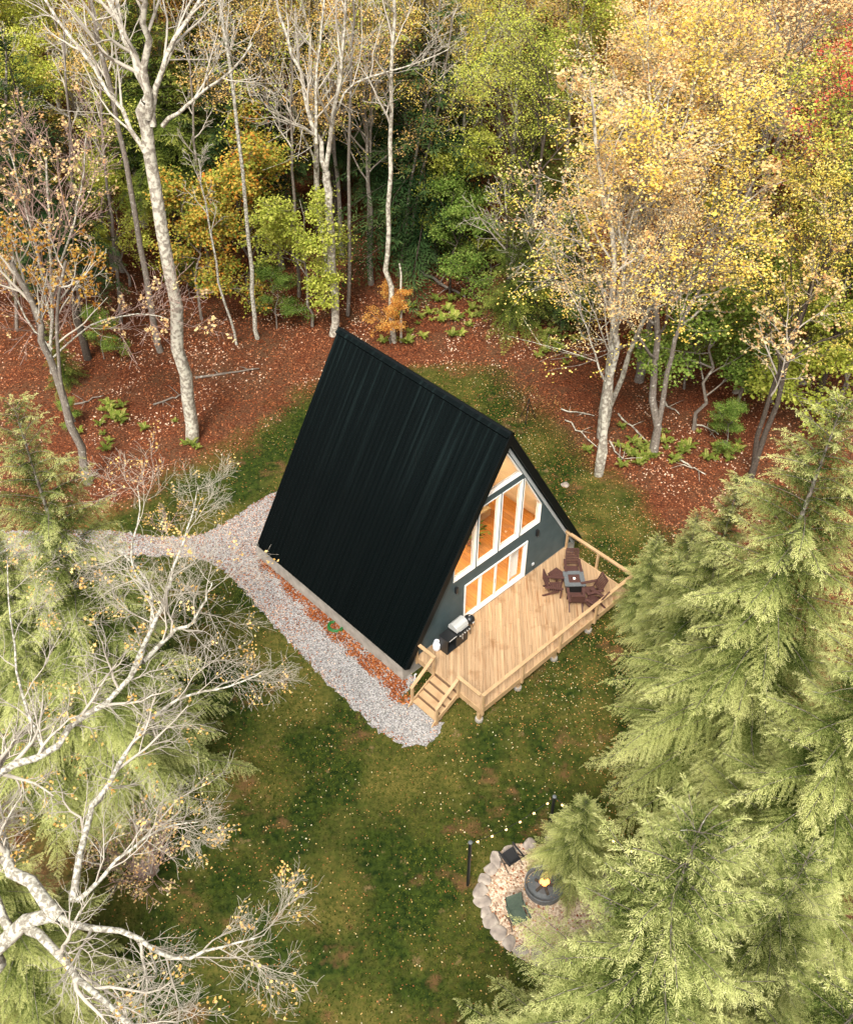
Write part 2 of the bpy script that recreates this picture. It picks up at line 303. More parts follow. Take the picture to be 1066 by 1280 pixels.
def nz(scale,detail=5,rough=.55):
    n=nd(m,'TexNoise'); n.inputs['Scale'].default_value=scale; n.inputs['Detail'].default_value=detail; n.inputs['Roughness'].default_value=rough; lk(m,c,n.inputs['Vector']); return n.outputs[0]
lit=nd(m,'Attribute',attribute_name='litter')
lawn=mixc(m,ramp(m,nz(.33,4,.6),[(.42,(0,0,0)),(.62,(1,1,1))]),ramp(m,nz(5),[(.35,(.008,.018,.003)),(.65,(.038,.056,.008))]),ramp(m,nz(7),[(.35,(.055,.062,.011)),(.65,(.125,.105,.025))]))
lawn=mixc(m,ramp(m,nz(.55,6,.62),[(.58,(0,0,0)),(.68,(.85,.85,.85))]),lawn,(.13,.066,.03)); lawn=mixc(m,ramp(m,nz(1.3,7,.7),[(.62,(0,0,0)),(.70,(.8,.8,.8))]),lawn,(.19,.125,.06))
litc=mixc(m,ramp(m,nz(.5,4),[(.4,(0,0,0)),(.66,(.75,.75,.75))]),ramp(m,nz(11,8,.7),[(.36,(.026,.010,.006)),(.52,(.115,.036,.016)),(.68,(.24,.088,.04))]),ramp(m,nz(11,8,.7),[(.36,(.036,.02,.010)),(.68,(.15,.085,.045))]))
lk(m,mixc(m,lit.outputs['Fac'],lawn,litc),bsdf(m).inputs['Base Color']); bump(m,nz(9,8,.7),.6,.06)
me.materials.append(m); ground=bpy.data.objects.new('ground',me); COL.objects.link(ground); tag(ground,kind='structure')
# gravel path
def sheet(name,poly,z,mt):
    tri=tessellate_polygon([poly]); b=MB(); b.add([(p.x,p.y,z) for p in poly],[tuple(t) for t in tri]); o=b.build(name,mt,fix=False); return tag(o,kind='structure')
m=mat('gravel',rough=.95,spec=.2); c=coords(m,'Object'); vo=nd(m,'TexVoronoi'); vo.inputs['Scale'].default_value=22; lk(m,c,vo.inputs['Vector'])
sp=nd(m,'SeparateColor'); lk(m,vo.outputs['Color'],sp.inputs[0]); lk(m,ramp(m,sp.outputs[0],[(0,(.12,.112,.105)),(.5,(.26,.245,.23)),(1,(.44,.41,.38))]),bsdf(m).inputs['Base Color']); bump(m,vo.outputs['Distance'],.8,-.03)
PJ=jag(PATH,.12,.07,5); sheet('path',PJ,GZ+.012,m)
m2=mat('sandy_gravel',rough=.95); c=coords(m2,'Object'); vo=nd(m2,'TexVoronoi'); vo.inputs['Scale'].default_value=16; lk(m2,c,vo.inputs['Vector']); sp=nd(m2,'SeparateColor'); lk(m2,vo.outputs['Color'],sp.inputs[0]); lk(m2,ramp(m2,sp.outputs[0],[(0,(.26,.17,.11)),(.5,(.50,.36,.25)),(1,(.70,.56,.42))]),bsdf(m2).inputs['Base Color']); bump(m2,vo.outputs['Distance'],.8,-.03)
sheet('patio',jag(FIREPATIO,.2,.05,6),GZ+.016,m2)
def scatter(n,x0,x1,y0,y1,test,seed):
    r=rng_(seed); x=r.uniform(x0,x1,n); y=r.uniform(y0,y1,n); k=test(x,y,r); return x[k],y[k],r
def ground_leaves(name,x,y,r,size,mt,label,zoff=.03,tilt=.35,cat='leaves',bias=1.):
    n=len(x); z=GZ+relief(x,y)+r.uniform(.0,zoff,n)+.012; a=r.uniform(0,6.283,n)
    D=unit(np.stack([np.cos(a),np.sin(a),r.normal(0,tilt,n)],1)); N=unit(np.stack([r.normal(0,tilt,n),r.normal(0,tilt,n),np.ones(n)],1))
    L=size*r.uniform(.6,1.4,n)*(1+np.clip((y-35)/45,0,1)*.6); o=mesh_np(name,leaves_np(np.stack([x,y,z],1),D,N,L,L*.75,-.12),4,mt,attrs={'rnd':np.clip(r.random(n)**bias*(.55+.8*vnoise(x,y,1.3,51)),0,1)})
    return tag(o,label,cat,kind='stuff')
inp=lambda P,x,y: inpoly(x,y,P)
HOUSE=[HL(-5.25,.05),HL(5.25,.05),HL(5.25,-9.4),HL(-5.25,-9.4)]
# forest floor litter
def t_l(x,y,r): return (zoneval(x,y)>r.uniform(-.9,.5,len(x)))&~inp(PATH,x,y)&~inp(HOUSE,x,y)&(r.random(len(x))<np.clip(1.25-(y-40)/40,.25,1))&(np.abs(x)<y*.62+3)
x,y,r=scatter(330000,-42,42,24,80,t_l,11); ground_leaves('fallen_leaves',x,y,r,.090,LEAF['litter'],'russet and brown fallen leaves carpeting the forest floor')
def t_s(x,y,r):
    z=zoneval(x,y); d=.05+.30*np.clip(vnoise(x,y,.55,61)*1.6-.55,0,1)+.85*np.exp(-((x-8.5)**2+(y-29)**2)/50)+.8*np.exp(-((x-8)**2+(y-43)**2)/34)+.12*(vnoise(x,y,1.6,9)>.6)
    return (z<.3)&~inp(HOUSE,x,y)&~inp(PATH,x,y)&(r.random(len(x))<d*.8)
x,y,r=scatter(130000,-18,18,12,50,t_s,12); ground_leaves('scattered_leaves',x,y,r,.050,LEAF['scatter'],'pale and orange fallen leaves scattered over the lawn',.07)
x,y,r=scatter(260000,-14,4,20,40,lambda x,y,r: inp(STRIP,x,y)&(vnoise(x,y,.5,2)*.8+r.random(len(x))*.5>.52+.5*np.clip(1-pdist(x,y,STRIP)/.28,0,1)*r.random(len(x))),13); ground_leaves('leaf_drift',x,y,r,.085,LEAF['strip'],'bright orange leaves drifted along the cabin foundation',.05)
def t_p(x,y,r):
    e=pdist(x,y,PATH); left=np.clip((-x-3.)/4,0,1); return inp(PATH,x,y)&~inp(STRIP,x,y)&~inp(HOUSE,x,y)&(r.random(len(x))<.03+.95*left*(vnoise(x,y,.7,21)*.6+.45)+.5*np.exp(-e/.25))
x,y,r=scatter(150000,-24,6,22,42,t_p,14); ground_leaves('path_leaves',x,y,r,.062,LEAF['litter'],'fallen brown leaves lying on the gravel path',.03,bias=.7)
def t_f(x,y,r): return inp(FIREPATIO,x,y)&(r.random(len(x))<.5)
x,y,r=scatter(9000,0,9,12,22,t_f,15); ground_leaves('patio_leaves',x,y,r,.08,LEAF['litter'],'dry leaves lying on the pale gravel of the fire pit circle',.03,bias=.5)
# pebbles
x,y,r=scatter(260000,-20,6,22,42,lambda x,y,r: inp(PATH,x,y)&~inp(HOUSE,x,y)&(~inp(STRIP,x,y)|(r.random(len(x))<.25)),16); n=len(x); s=r.uniform(.009,.021,n); o8=np.array([(1,0,0),(0,1,0),(-1,0,0),(0,-1,0),(0,0,.8)],float)
fi=[(0,1,4),(1,2,4),(2,3,4),(3,0,4)]; a=r.uniform(0,6.28,n); ca,sa=np.cos(a),np.sin(a); P5=[]
for q in o8: P5.append(np.stack([x+s*(q[0]*ca-q[1]*sa),y+s*(q[0]*sa+q[1]*ca)*.8,GZ+.012+s*q[2]],1))
PV=np.stack([np.stack([P5[i] for i in f],1) for f in fi],1).reshape(-1,3)
gm=leafmat('pebble_stone',[(0,(.10,.10,.102)),(.5,(.28,.28,.285)),(1,(.54,.54,.54))],0,0)
tag(mesh_np('gravel',PV,3,gm,attrs={'rnd':np.repeat(r.random(n),4)}),'loose grey gravel stones covering the path','gravel',kind='stuff')
# grass
def t_g(x,y,r): return (zoneval(x,y)<r.uniform(-.8,.7,len(x)))&~inp(PATH,x,y)&~inp(HOUSE,x,y)&~inp(FIREPATIO,x,y)&(np.abs(x)<y*.5+3)&(vnoise(x,y,.35,35)*.3+vnoise(x,y,.9,31)*.35+vnoise(x,y,3.1,32)*.35>r.uniform(.18,.62,len(x)))
x,y,r=scatter(520000,-18,20,11,50,t_g,17); n=len(x); a=r.uniform(0,6.28,n); h=r.uniform(.03,.085,n); w=.016
b0=np.stack([x,y,np.full(n,GZ-.005)],1); sd=np.stack([np.cos(a),np.sin(a),0*a],1)*w; tp=b0+np.stack([r.normal(0,.035,n),r.normal(0,.035,n),h],1)
rn=np.clip(-.12+1.25*r.random(n)*(.15+.9*vnoise(x,y,2.6,33)+.35*vnoise(x,y,.8,34)),0,1)
tag(mesh_np('grass',np.stack([b0-sd,b0+sd,tp],1),3,LEAF['grass'],attrs={'rnd':rn}),'mown olive green grass of the clearing','grass',kind='stuff')
# ------------------------------------------------------------------ cabin
WU,RH,ZE,LB,OV=5.33,8.853,.05,9.24,.263
cab=empty('cabin',HL(0,0,0),YAW); tag(cab,'black metal A-frame cabin with lit glazed gable above the wooden deck','cabin')
def roofside(s,name):
    b=MB(); dx,dz=s*WU,ZE-RH; L=math.hypot(dx,dz); ux,uz=dx/L,dz/L; nx_,nz_=-uz*s*s if s>0 else uz, 0
    nrm=Vector((-uz,0,ux)) if s>0 else Vector((uz,0,-ux)); 
    if nrm.z<0: nrm=-nrm
    y0,y1=-OV,LB; w=.229; n=int(round((y1-y0)/w)); w=(y1-y0)/n; prof=[]   # ribbed profile along y
    for i in range(n):
        ya=y0+i*w; prof+=[(ya,0),(ya+.014,.018),(ya+.032,.018),(ya+.046,0)]
        prof+=[(ya+w*.45,0),(ya+w*.48,.006),(ya+w*.52,.006),(ya+w*.55,0)]
    prof.append((y1,0)); k=len(prof); T=.26; vs=[]
    for l in (0.02,L):
        for (y,h) in prof: vs.append(Vector((ux*l,y,RH+uz*l))+nrm*(h-.02))
        vs.append(Vector((ux*l,y1,RH+uz*l))-nrm*T); vs.append(Vector((ux*l,y0,RH+uz*l))-nrm*T)
    k2=k+2; fs=[(j,(j+1)%k2,k2+(j+1)%k2,k2+j) for j in range(k2)]; fs+=[tuple(range(k2)),tuple(range(k2,2*k2))]
    return b.add(vs,fs).build(name,M['roof'],cab), nrm,ux,uz,L
r1,n1,ux,uz,L1=roofside(-1,'roof'); r2,n2,_,_,_=roofside(1,'roof'); r1['label']='dark metal roof slope facing the gravel path'; r2['label']='far roof slope facing the trees'
b=MB()      # ridge cap
for s in (-1,1):
    ex,ez=s*WU/L1,(ZE-RH)/L1; nn=Vector((-ez*s,0,ex*s)) if s>0 else Vector((ez,0,-ex)); nn=nn if nn.z>0 else -nn
    p=[Vector((0,0,RH+.035)),Vector((ex*.22,0,RH+ez*.22))+nn*.012,Vector((ex*.22,0,RH+ez*.22))-nn*.004,Vector((0,0,RH+.015))]
    vs=[q+Vector((0,y,0)) for y in (-OV-.02,LB+.02) for q in p]; b.add(vs,[(0,1,2,3),(4,5,6,7),(0,1,5,4),(1,2,6,5),(2,3,7,6),(3,0,4,7)])
b.build('ridge_cap',M['trimblack'],cab)
for s in (-1,1):    # barge boards and the grey rake trim on the wall
    ex,ez=s*WU/L1,(ZE-RH)/L1; nn=Vector((-ez*s,0,ex*s)); nn=nn if nn.z>0 else -nn
    a=Vector((0,0,RH))+nn*(-.005); c_=Vector((ex*L1,0,RH+ez*L1))+nn*(-.005)
    def strip(a,c_,d0,d1,y0,y1):
        t0=d0*math.tan(math.acos(abs(ex)))*0; vs=[]
        for y in (y0,y1): vs+=[Vector((0,y,RH-d0/abs(ex))),c_-nn*d0+Vector((0,y,0)),c_-nn*d1+Vector((0,y,0)),Vector((0,y,RH-d1/abs(ex)))]
        return MB().add(vs,[(0,1,2,3),(4,5,6,7),(0,1,5,4),(1,2,6,5),(2,3,7,6),(3,0,4,7)])
    strip(a,c_,.0,.30,-OV-.035,-OV-.003).build('barge_board',M['trimblack'],cab)
    strip(a,c_,.31,.43,-.06,-.032).build('rake_trim',M['graytrim'],cab)
# walls: offset inside the roof
def gab(d): # gable outline inset by d perpendicular from roof surface
    sl=WU/L1; h=RH-d/sl; k=WU/(RH-ZE); return h,k
h_,k_=gab(.27); zb=-.02
outer=[(-k_*(h_-zb),zb),(k_*(h_-zb),zb),(0,h_)]
ZB,ZT=2.70,5.80; g=.035
def k_in(z,d): hh,kk=gab(d); return kk*(hh-z)
win={'trapR':[(1.26+g,ZB),(2.50,ZB),(2.50,3.72),(1.26+g,ZT-.0)],'w3':[(g,ZB),(1.26-g,ZB),(1.26-g,ZT),(g,ZT)]}
win['w2']=[(-x,z) for x,z in win['w3']][::-1]; win['trapL']=[(-x,z) for x,z in win['trapR']][::-1]
tri=[(-1.12,6.12),(1.12,6.12),(0,7.93)]
door=[(-1.86,.012),(1.82,.012),(1.82,2.09),(-1.86,2.09)]
openings=[('window',win['trapR'],'trapezoid window pane group at the right of the upper row'),('window',win['w3'],None),('window',win['w2'],None),('window',win['trapL'],None),('window',tri,'wide triangular window under the ridge')]
def shrink(poly,d):
    n=len(poly); out=[]; A=sum(poly[i][0]*poly[(i+1)%n][1]-poly[(i+1)%n][0]*poly[i][1] for i in range(n)); sg=1 if A>0 else -1
    for i in range(n):
        p0,p1,p2=Vector(poly[i-1]),Vector(poly[i]),Vector(poly[(i+1)%n]); e1=(p1-p0).normalized(); e2=(p2-p1).normalized()
        m1=Vector((-e1.y,e1.x))*sg; m2=Vector((-e2.y,e2.x))*sg; bs_=(m1+m2); bs_/=max(bs_.dot(m1),.25); out.append(tuple(p1+bs_*d))
    return out
MB().prism(outer,-.03,.16,[p for _,p,_ in openings]+[door]).build('front_wall',M['wall'],cab)
MB().prism([(x*.998,z) for x,z in outer],LB-.45,LB-.25).build('back_wall',M['wall'],cab)
MB().prism([(-k_*(h_-zb)+.03,zb+.01),(k_*(h_-zb)-.03,zb+.01),(0,h_-.05)],LB-.50,LB-.455).build('interior_back_wall',M['cream'],cab)
for s in (-1,1):
    ez=(ZE-RH)/L1; vs=[]
    for y in (.165,LB-.51):
        for (d,zz) in ((.275,zb),(.33,zb)): vs.append((s*k_in(zz,d),y,zz))
        for d in (.33,.275): vs.append((0,y,gab(d)[0]))
    MB().add(vs,[(0,1,2,3),(4,5,6,7),(0,1,5,4),(1,2,6,5),(2,3,7,6),(3,0,4,7)]).build('interior_wall',M['cream'],cab)
for nm,poly,lb in openings:
    w=MB().prism(poly,-.05,.12,[shrink(poly,.050)]).build('window',M['white'],cab,bevel=.006)
    if lb: w['label']=lb
    MB().prism(shrink(poly,.045),.02,.032).build('pane',M['glass'],w)
    MB().prism(shrink(poly,-.03),.162,.20,[shrink(poly,.030)]).build('window_jamb',M['white'],w)
d=MB().prism(door,-.07,.12,[shrink(door,.07)]).build('sliding_door',M['white'],cab,bevel=.006); d['label']='white four panel sliding glass door onto the deck'
dx0,dx1=-1.79,1.75; pw=(dx1-dx0)/4
for i in range(4):
    P=[(dx0+i*pw+.002,.085),(dx0+(i+1)*pw-.002,.085),(dx0+(i+1)*pw-.002,2.018),(dx0+i*pw+.002,2.018)]; y0=-.02 if i in (1,2) else .03
    q=MB().prism(P,y0,y0+.045,[shrink(P,.055)]).build('door_panel',M['white'],d); MB().prism(shrink(P,.05),y0+.015,y0+.027).build('pane',M['glass'],d)
MB().bar((-.07,-.05,.95),(-.07,-.05,1.2),.025,.03).build('door_handle',M['steel'],d)
MB().box(-5.0,5.0,.17,LB-.52,-.10,-.03).build('floor_slab',M['concrete'],cab)
b=MB(); y=.18; i=0
rr=random.Random(4)
yy=-4.95
while yy<4.93:
    s0=.18
    while s0<LB-.55:
        l=rr.uniform(1.2,2.6); e=min(s0+l,LB-.54); b.box(yy+.002,yy+.138,s0+.002,e-.002,-.028,0); s0=e
    yy+=.14
b.build('interior_floor',M['floorwood'],cab)
MB().box(-5.2,5.2,-.02,LB+.25,GZ-.3,-.02).build('foundation',M['concrete'],cab,bevel=.01)
b=MB(); b.box(-.35,.35,3.8,3.95,7.2,7.4)
for (u,z) in ((2.34,2.22),(-2.37,2.24)):   # wall lights
    w=MB().box(u-.055,u+.055,-.15,-.036,z-.16,z+.16).build('wall_light',M['blackmetal'],cab,bevel=.01); MB().lathe([(.04,-.0),(.045,.004),(.02,.012)],12,Matrix.Translation((u,-.10,z-.178))).build('lens',M['steel'],w)
u=2.31
f=MB().box(u-.06,u+.06,-.09,-.032,.31,.44).build('outlet_box',M['graytrim'],cab,bevel=.01)
MB().tube([(u,-.07,.32),(u+.01,-.11,.2),(u+.05,-.10,.05),(u+.03,-.12,.012)],.008,6).build('cable',M['blackmetal'],f)
# interior lamps (lit in the photo) and furniture
for (u,v,z,e) in ((-1.6,-3.0,4.9,150),(1.6,-5.6,4.6,190),(0,-2.6,2.35,30),(-2.6,-6,2.0,60)):
    L=empty('pendant_lamp',HL(u,v,z),YAW); tag(L,{(-1.6):'warm pendant lamp hanging inside on the left near the gable windows',1.6:'warm pendant lamp hanging deep inside the cabin on the right',0:'low warm pendant lamp just behind the sliding door',(-2.6):'warm lamp hanging at the back left of the cabin interior'}[u],'lamp','lamps inside the cabin')
    MB().lathe([(.03,.16),(.05,.15),(.16,0),(.15,0),(.04,.14)],16).build('lamp_shade',M['white'],L); MB().lathe([(.001,-.05),(.04,-.03),(.05,.02),(.02,.07)],12).build('bulb',M['lampglow'],L)
    MB().tube([(0,0,.15),(0,0,.15+min(2.,7.6-z))],.006,5).build('cord',M['blackmetal'],L)
    pl=bpy.data.lights.new('lamp_light','POINT'); pl.energy=e; pl.color=(1,.76,.47); pl.shadow_soft_size=.15; po=bpy.data.objects.new('lamp_light',pl); COL.objects.link(po); po.parent=L; po.location=(0,0,-.12)
tag(MB().box(-1.4,1.4,-1.,1.,.002,.016).build('rug',M['rug']),'grey rug on the cabin floor behind the gable windows','rug'); o=bpy.data.objects['rug']; o.location=HL(-.9,-3.4,0); o.rotation_euler=(0,0,YAW+.1)
t=empty('pouf',HL(.1,-4.9,0),YAW); tag(t,'small round brown pouf on the orange wood floor','pouf'); MB().lathe([(.001,.0),(.24,.0),(.30,.10),(.31,.22),(.26,.36),(.12,.40),(.001,.405)],20).build('cushion',M['pot'],t,True)
t=empty('potted_plant',HL(1.6,-2.9,0),YAW); tag(t,'leafy houseplant in a brown pot behind the third upper window','plant'); MB()._l([(.001,0),(.2,0),(.28,.2),(.30,.5),(.26,.5),(.25,.42),(.001,.42)],20,None).build('pot',M['pot'],t,True)
r=rng_(5); n=150; a=r.uniform(0,6.28,n); e=r.uniform(.3,1.3,n); D=np.stack([np.cos(a)*np.cos(e),np.sin(a)*np.cos(e),np.sin(e)],1); mesh_np('foliage',leaves_np(np.array([0,0,.45])+D*r.uniform(.1,.75,(n,1)),unit(D+[0,0,-.6]),unit(r.normal(size=(n,3))),np.full(n,.24),np.full(n,.10)),4,LEAF['green'],t,{'rnd':r.random(n)})
t=empty('sofa',HL(2.9,-4.6,0),YAW+R(90)); tag(t,'low tan sofa along the right wall inside the cabin','sofa')
MB().box(-.95,.95,-.42,.42,.12,.42).build('seat',M['cloth'],t,bevel=.05); MB().box(-.95,.95,-.58,-.425,.12,.82).build('backrest',M['cloth'],t,bevel=.05)
for s in (-1,1): MB().box(s*1.04-.085,s*1.04+.085,-.55,.42,.12,.58).build('armrest',M['cloth'],t,bevel=.04)
t=empty('dining_table',HL(-1.5,-2.2,0),YAW+.2); tag(t,'dark wooden table on the cabin floor behind the left glass door panels','table')
MB().box(-.75,.75,-.4,.4,.70,.74).build('tabletop',BROWN,t,bevel=.01)
for i in (-1,1):
    for j in (-1,1): MB().box(i*.65-.03,i*.65+.03,j*.32-.03,j*.32+.03,0,.698).build('leg',BROWN,t)
t=empty('bookcase',HL(1.1,-8.3,0),YAW); tag(t,'dark bookcase against the back wall inside the cabin','bookcase')
MB().box(-.9,.9,.0,.28,0,.05).box(-.9,-.86,.0,.28,.051,2.).box(.86,.9,0,.28,.051,2.).box(-.9,.9,0,.28,2.001,2.04).box(-.855,.855,0,.27,.66,.69).box(-.855,.855,0,.27,1.3,1.33).box(-.86,.86,.282,.30,.0,2.0).build('case',BROWN,t)
MB().box(-2.13,2.13,4.1,4.28,4.35,4.6).build('ceiling_beam',BROWN,cab); MB().box(-2.92,2.92,7.1,7.3,3.1,3.3).build('ceiling_beam',BROWN,cab)
t=empty('curtain',HL(1.36,-.26,0),YAW); tag(t,'white gathered curtain behind the right panel of the sliding door','curtain')
vs=[]; nC=40
for i in range(nC): vs+=[(-.2+.5*i/nC+.0,.03*math.sin(i*1.3),.04),(-.16+.46*i/nC,.03*math.sin(i*1.3),2.05)]
MB().add(vs,[(2*i,2*i+2,2*i+3,2*i+1) for i in range(nC-1)]).build('fabric',M['curtain'],t,True)
# ------------------------------------------------------------------ deck (cabin axes)
DL,DR,DD,RZ=-4.48,4.31,3.575,.94
deck=empty('deck',HL(0,0,0),YAW); tag(deck,'raised natural wood deck with railing in front of the gable','deck')
def clip(poly,a,b,c):   # keep a*x+b*y<=c
    out=[]
    for i in range(len(poly)):
        p,q=poly[i],poly[(i+1)%len(poly)]; dp=a*p[0]+b*p[1]-c; dq=a*q[0]+b*q[1]-c
        if dp<=0: out.append(p)
        if (dp<0<dq) or (dq<0<dp): t=dp/(dp-dq); out.append((p[0]+(q[0]-p[0])*t,p[1]+(q[1]-p[1])*t))
    return out
b=MB(); rr=random.Random(2); wd=.142; s2=math.sqrt(.5)     # boards laid diagonally
x0,x1,y0,y1=DL+.0,DR,-DD,-.075
k=-8.5
while k<8.5:
    # board centreline: points with (x - y... ) const ; direction (1,1)/sqrt2 in local axes
    breaks=[-9]; 
    while breaks[-1]<9: breaks.append(breaks[-1]+rr.uniform(2.6,4.9))
    for a0,a1 in zip(breaks[:-1],breaks[1:]):
        pl=[]
        for (t_,w_) in ((a0+.002,k+.003),(a1-.002,k+.003),(a1-.002,k+wd-.003),(a0+.002,k+wd-.003)): pl.append(((t_+w_)*s2,(t_-w_)*s2))
        for cc in ((-1,0,-x0),(1,0,x1),(0,-1,-y0),(0,1,y1)):
            if pl: pl=clip(pl,*cc)
        if len(pl)>=3:
            n=len(pl); b.add([(p[0],p[1],z) for z in (-.036,0) for p in pl],[tuple(range(n)),tuple(range(n,2*n))]+[(i,(i+1)%n,n+(i+1)%n,n+i) for i in range(n)])
    k+=wd
dk=b.build('decking',M['deckwood'],deck)
# the decking texture grain must run along the boards
mp=[n for n in M['deckwood'].node_tree.nodes if n.type=='MAPPING']
for n in mp: n.vector_type='POINT'
b=MB(); 
b.box(DL-.0,DR+.0,-DD-.04,-DD-.002,-.28,-.003); b.box(DL-.04,DL-.002,-DD-.04,-.08,-.28,-.003); b.box(DR+.002,DR+.04,-DD-.04,-.08,-.28,-.003)
b.build('rim_board',M['railwood'],deck)
b=MB()
for i in range(14): b.box(DL+.1+i*.66,DL+.14+i*.66,-DD+.01,-.10,-.26,-.04)
b.box(DL+.1,DR-.1,-DD+.30,-DD+.36,-.46,-.265); b.build('joists',M['railwood'],deck)
def rail(a,c,name='rail'):
    a,c=Vector(a),Vector(c); MB().bar(a,c,.14,.038).build(name,M['railwood'],deck); 
    for q in (.035,):
        MB().bar(a-Vector((0,0,.075)),c-Vector((0,0,.075)),.038,.09).build('rail',M['railwood'],deck)
Y=lambda v:-v
e=.02
FP=[DL+.0,-2.28,-.085,2.11,DR]
for i,u in enumerate(FP): MB().box(u-.045,u+.045,-DD-.13+e*0,-DD-.042,-.28,RZ-.02).build('post',M['railwood'],deck)
rail((DL-.06,-DD-.085,RZ),(DR+.06,-DD-.085,RZ))
for v in (.16,1.85): MB().box(DR+.042,DR+.13,-v-.045,-v+.045,-.28,RZ-.02).build('post',M['railwood'],deck)
rail((DR+.085,-.02,RZ),(DR+.085,-DD-.0,RZ-.0))
SV0,SV1=1.10,2.44
for v in (.16,SV0,SV1): MB().box(DL-.13,DL-.042,-v-.045,-v+.045,-.28,RZ-.02).build('post',M['railwood'],deck)
rail((DL-.085,-.02,RZ),(DL-.085,-SV0-.06,RZ)); rail((DL-.085,-SV1+.06,RZ),(DL-.085,-DD-.0,RZ))
for u,v in [(DL+.1,DD-.15),(-2.2,DD-.15),(-.05,DD-.15),(2.1,DD-.15),(DR-.1,DD-.15)]:
    p=MB().box(u-.07,u+.07,-v-.07,-v+.07,GZ+.12,-.27).build('support_post',M['railwood'],deck); MB().lathe([(.15,GZ-.2),(.155,GZ+.12),(.145,GZ+.14),(.001,GZ+.142)],18).build('footing',M['concrete'],p).location=(u,-v,0)
# stairs
st=MB(); NS=4; rise=.95/5; run=.295
for v in (SV0+.02,SV1-.02): st.prism([(DL-.045,-.02),(DL-.045,-.30),(DL-.05-run*4-.02,GZ),(DL-.05-run*4-.28+.04,GZ),(DL-.05-run*4-.1,GZ+rise+.02)],-v-.02,-v+.02)
S=st.build('staircase',M['railwood'],deck)
for i in range(NS):
    z=-rise*(i+1); xa=DL-.05-run*i
    for q in (0,1): MB().box(xa-.150*(q+1)+.002+.004,xa-.150*q-.002+.004,-SV1+.045,-SV0-.045,z-.036,z).build('tread',M['railwood'],S)
    MB().box(xa-.012,xa+.002,-SV1+.045,-SV0-.045,z+.001,z+rise-.038).build('riser',M['riserwood'],S)  # darker brown than the treads, so the steps read apart
for v in (SV0-.01,SV1+.01):
    xb=DL-.05-run*4+.02; MB().box(xb-.045,xb+.045,-v-.045,-v+.045,GZ,GZ+.98).build('post',M['railwood'],S)
    MB().bar((DL-.09,-v,RZ-.06),(xb-.06,-v,GZ+.98),.13,.04).build('handrail',M['railwood'],S)
# ------------------------------------------------------------------ things on the deck
g_=empty('gas_grill',HL(-2.75,.62,0),YAW+R(2)); tag(g_,'black gas grill with a stainless lid beside the wall','grill')   # local: x along wall, -y front
MB().box(-.36,.30,-.24,.26,.10,.80).build('cabinet',M['blackmetal'],g_,bevel=.015)
MB().box(-.34,.30,-.26,.24,.805,.90).build('firebox',M['blackmetal'],g_,bevel=.01)
pr=[(-.25,.905),(-.27,1.0),(-.2,1.14),(-.06,1.2),(.12,1.18),(.22,1.08),(.24,.905)]
Mx=Matrix(((0,1,0,0),(1,0,0,0),(0,0,1,0),(0,0,0,1)))
MB().prism([(p[0],p[1]) for p in pr],-.34,.30,M=Mx).build('lid',M['steel'],g_,bevel=.01)
MB().tube([(-.25,-.27,1.02),(-.25,-.33,1.03),(.2,-.33,1.03),(.2,-.27,1.02)],.013,8).build('lid_handle',M['steel'],g_)
pn=MB().box(-.36,.32,-.36,-.262,.74,.89).build('control_panel',M['blackmetal'],g_,bevel=.01)
for i in range(5): MB().tube([(-.28+i*.13,-.362,.815),(-.28+i*.13,-.40,.815)],.028,12).build('knob',M['steel'],g_)
MB().box(-.86,-.365,-.26,.24,.80,.845).build('side_shelf',M['blackmetal'],g_,bevel=.01); MB().bar((-.80,-.28,.82),(-.40,-.28,.82),.02,.02).build('towel_bar',M['steel'],g_)
MB().box(-.86,-.82,-.22,.2,.10,.795).build('side_panel',M['blackmetal'],g_); MB().box(-.86,.30,-.24,.26,.04,.095).build('base',M['blackmetal'],g_)
for i in (-1,1):
    for j in (-1,1): MB().tube([(i*.5-.28,j*.18-.015,.04),(i*.5-.28,j*.18+.015,.04)],.04,12).build('wheel',M['blackmetal'],g_)
MB().bar((-.03,-.255,.62),(.0,-.255,.3),.02,.03).build('door_handle',M['steel'],g_)
k_=empty('kettle_grill',HL(-2.02,.52,0),YAW); tag(k_,'small black round grill on legs between the gas grill and the door','grill')
MB()._l([(.001,.42),(.12,.44),(.21,.54),(.225,.62),(.20,.72),(.12,.80),(.02,.83),(.001,.83)],20,None).build('bowl',M['blackmetal'],k_,True)
for a in (0,2.1,4.2): MB().tube([(.1*math.cos(a),.1*math.sin(a),.46),(.24*math.cos(a),.24*math.sin(a),0)],.014,6).build('leg',M['blackmetal'],k_)
MB().bar((-.05,0,.85),(.05,0,.85),.02,.03).build('lid_handle',M['steel'],k_); MB().box(-.05,.05,-.25,-.2,.60,.64).build('vent',M['steel'],k_)
t=empty('propane_tank',G(546.8,811.5,0),YAW); tag(t,'pale blue propane tank standing on the deck left of the grill','gas tank')
MB()._l([(.001,.02),(.12,.02),(.15,.08),(.16,.14),(.16,.30),(.14,.38),(.06,.42),(.001,.43)],20,None).build('cylinder',M['tank'],t,True); MB()._l([(.10,0),(.11,0),(.11,.05),(.10,.05)],18,None).build('foot_ring',M['tank'],t)
MB()._l([(.10,.39),(.105,.39),(.105,.50),(.10,.50)],18,None).build('collar',M['tank'],t); MB().tube([(0,0,.42),(0,0,.49)],.025,8).build('valve',M['steel'],t)
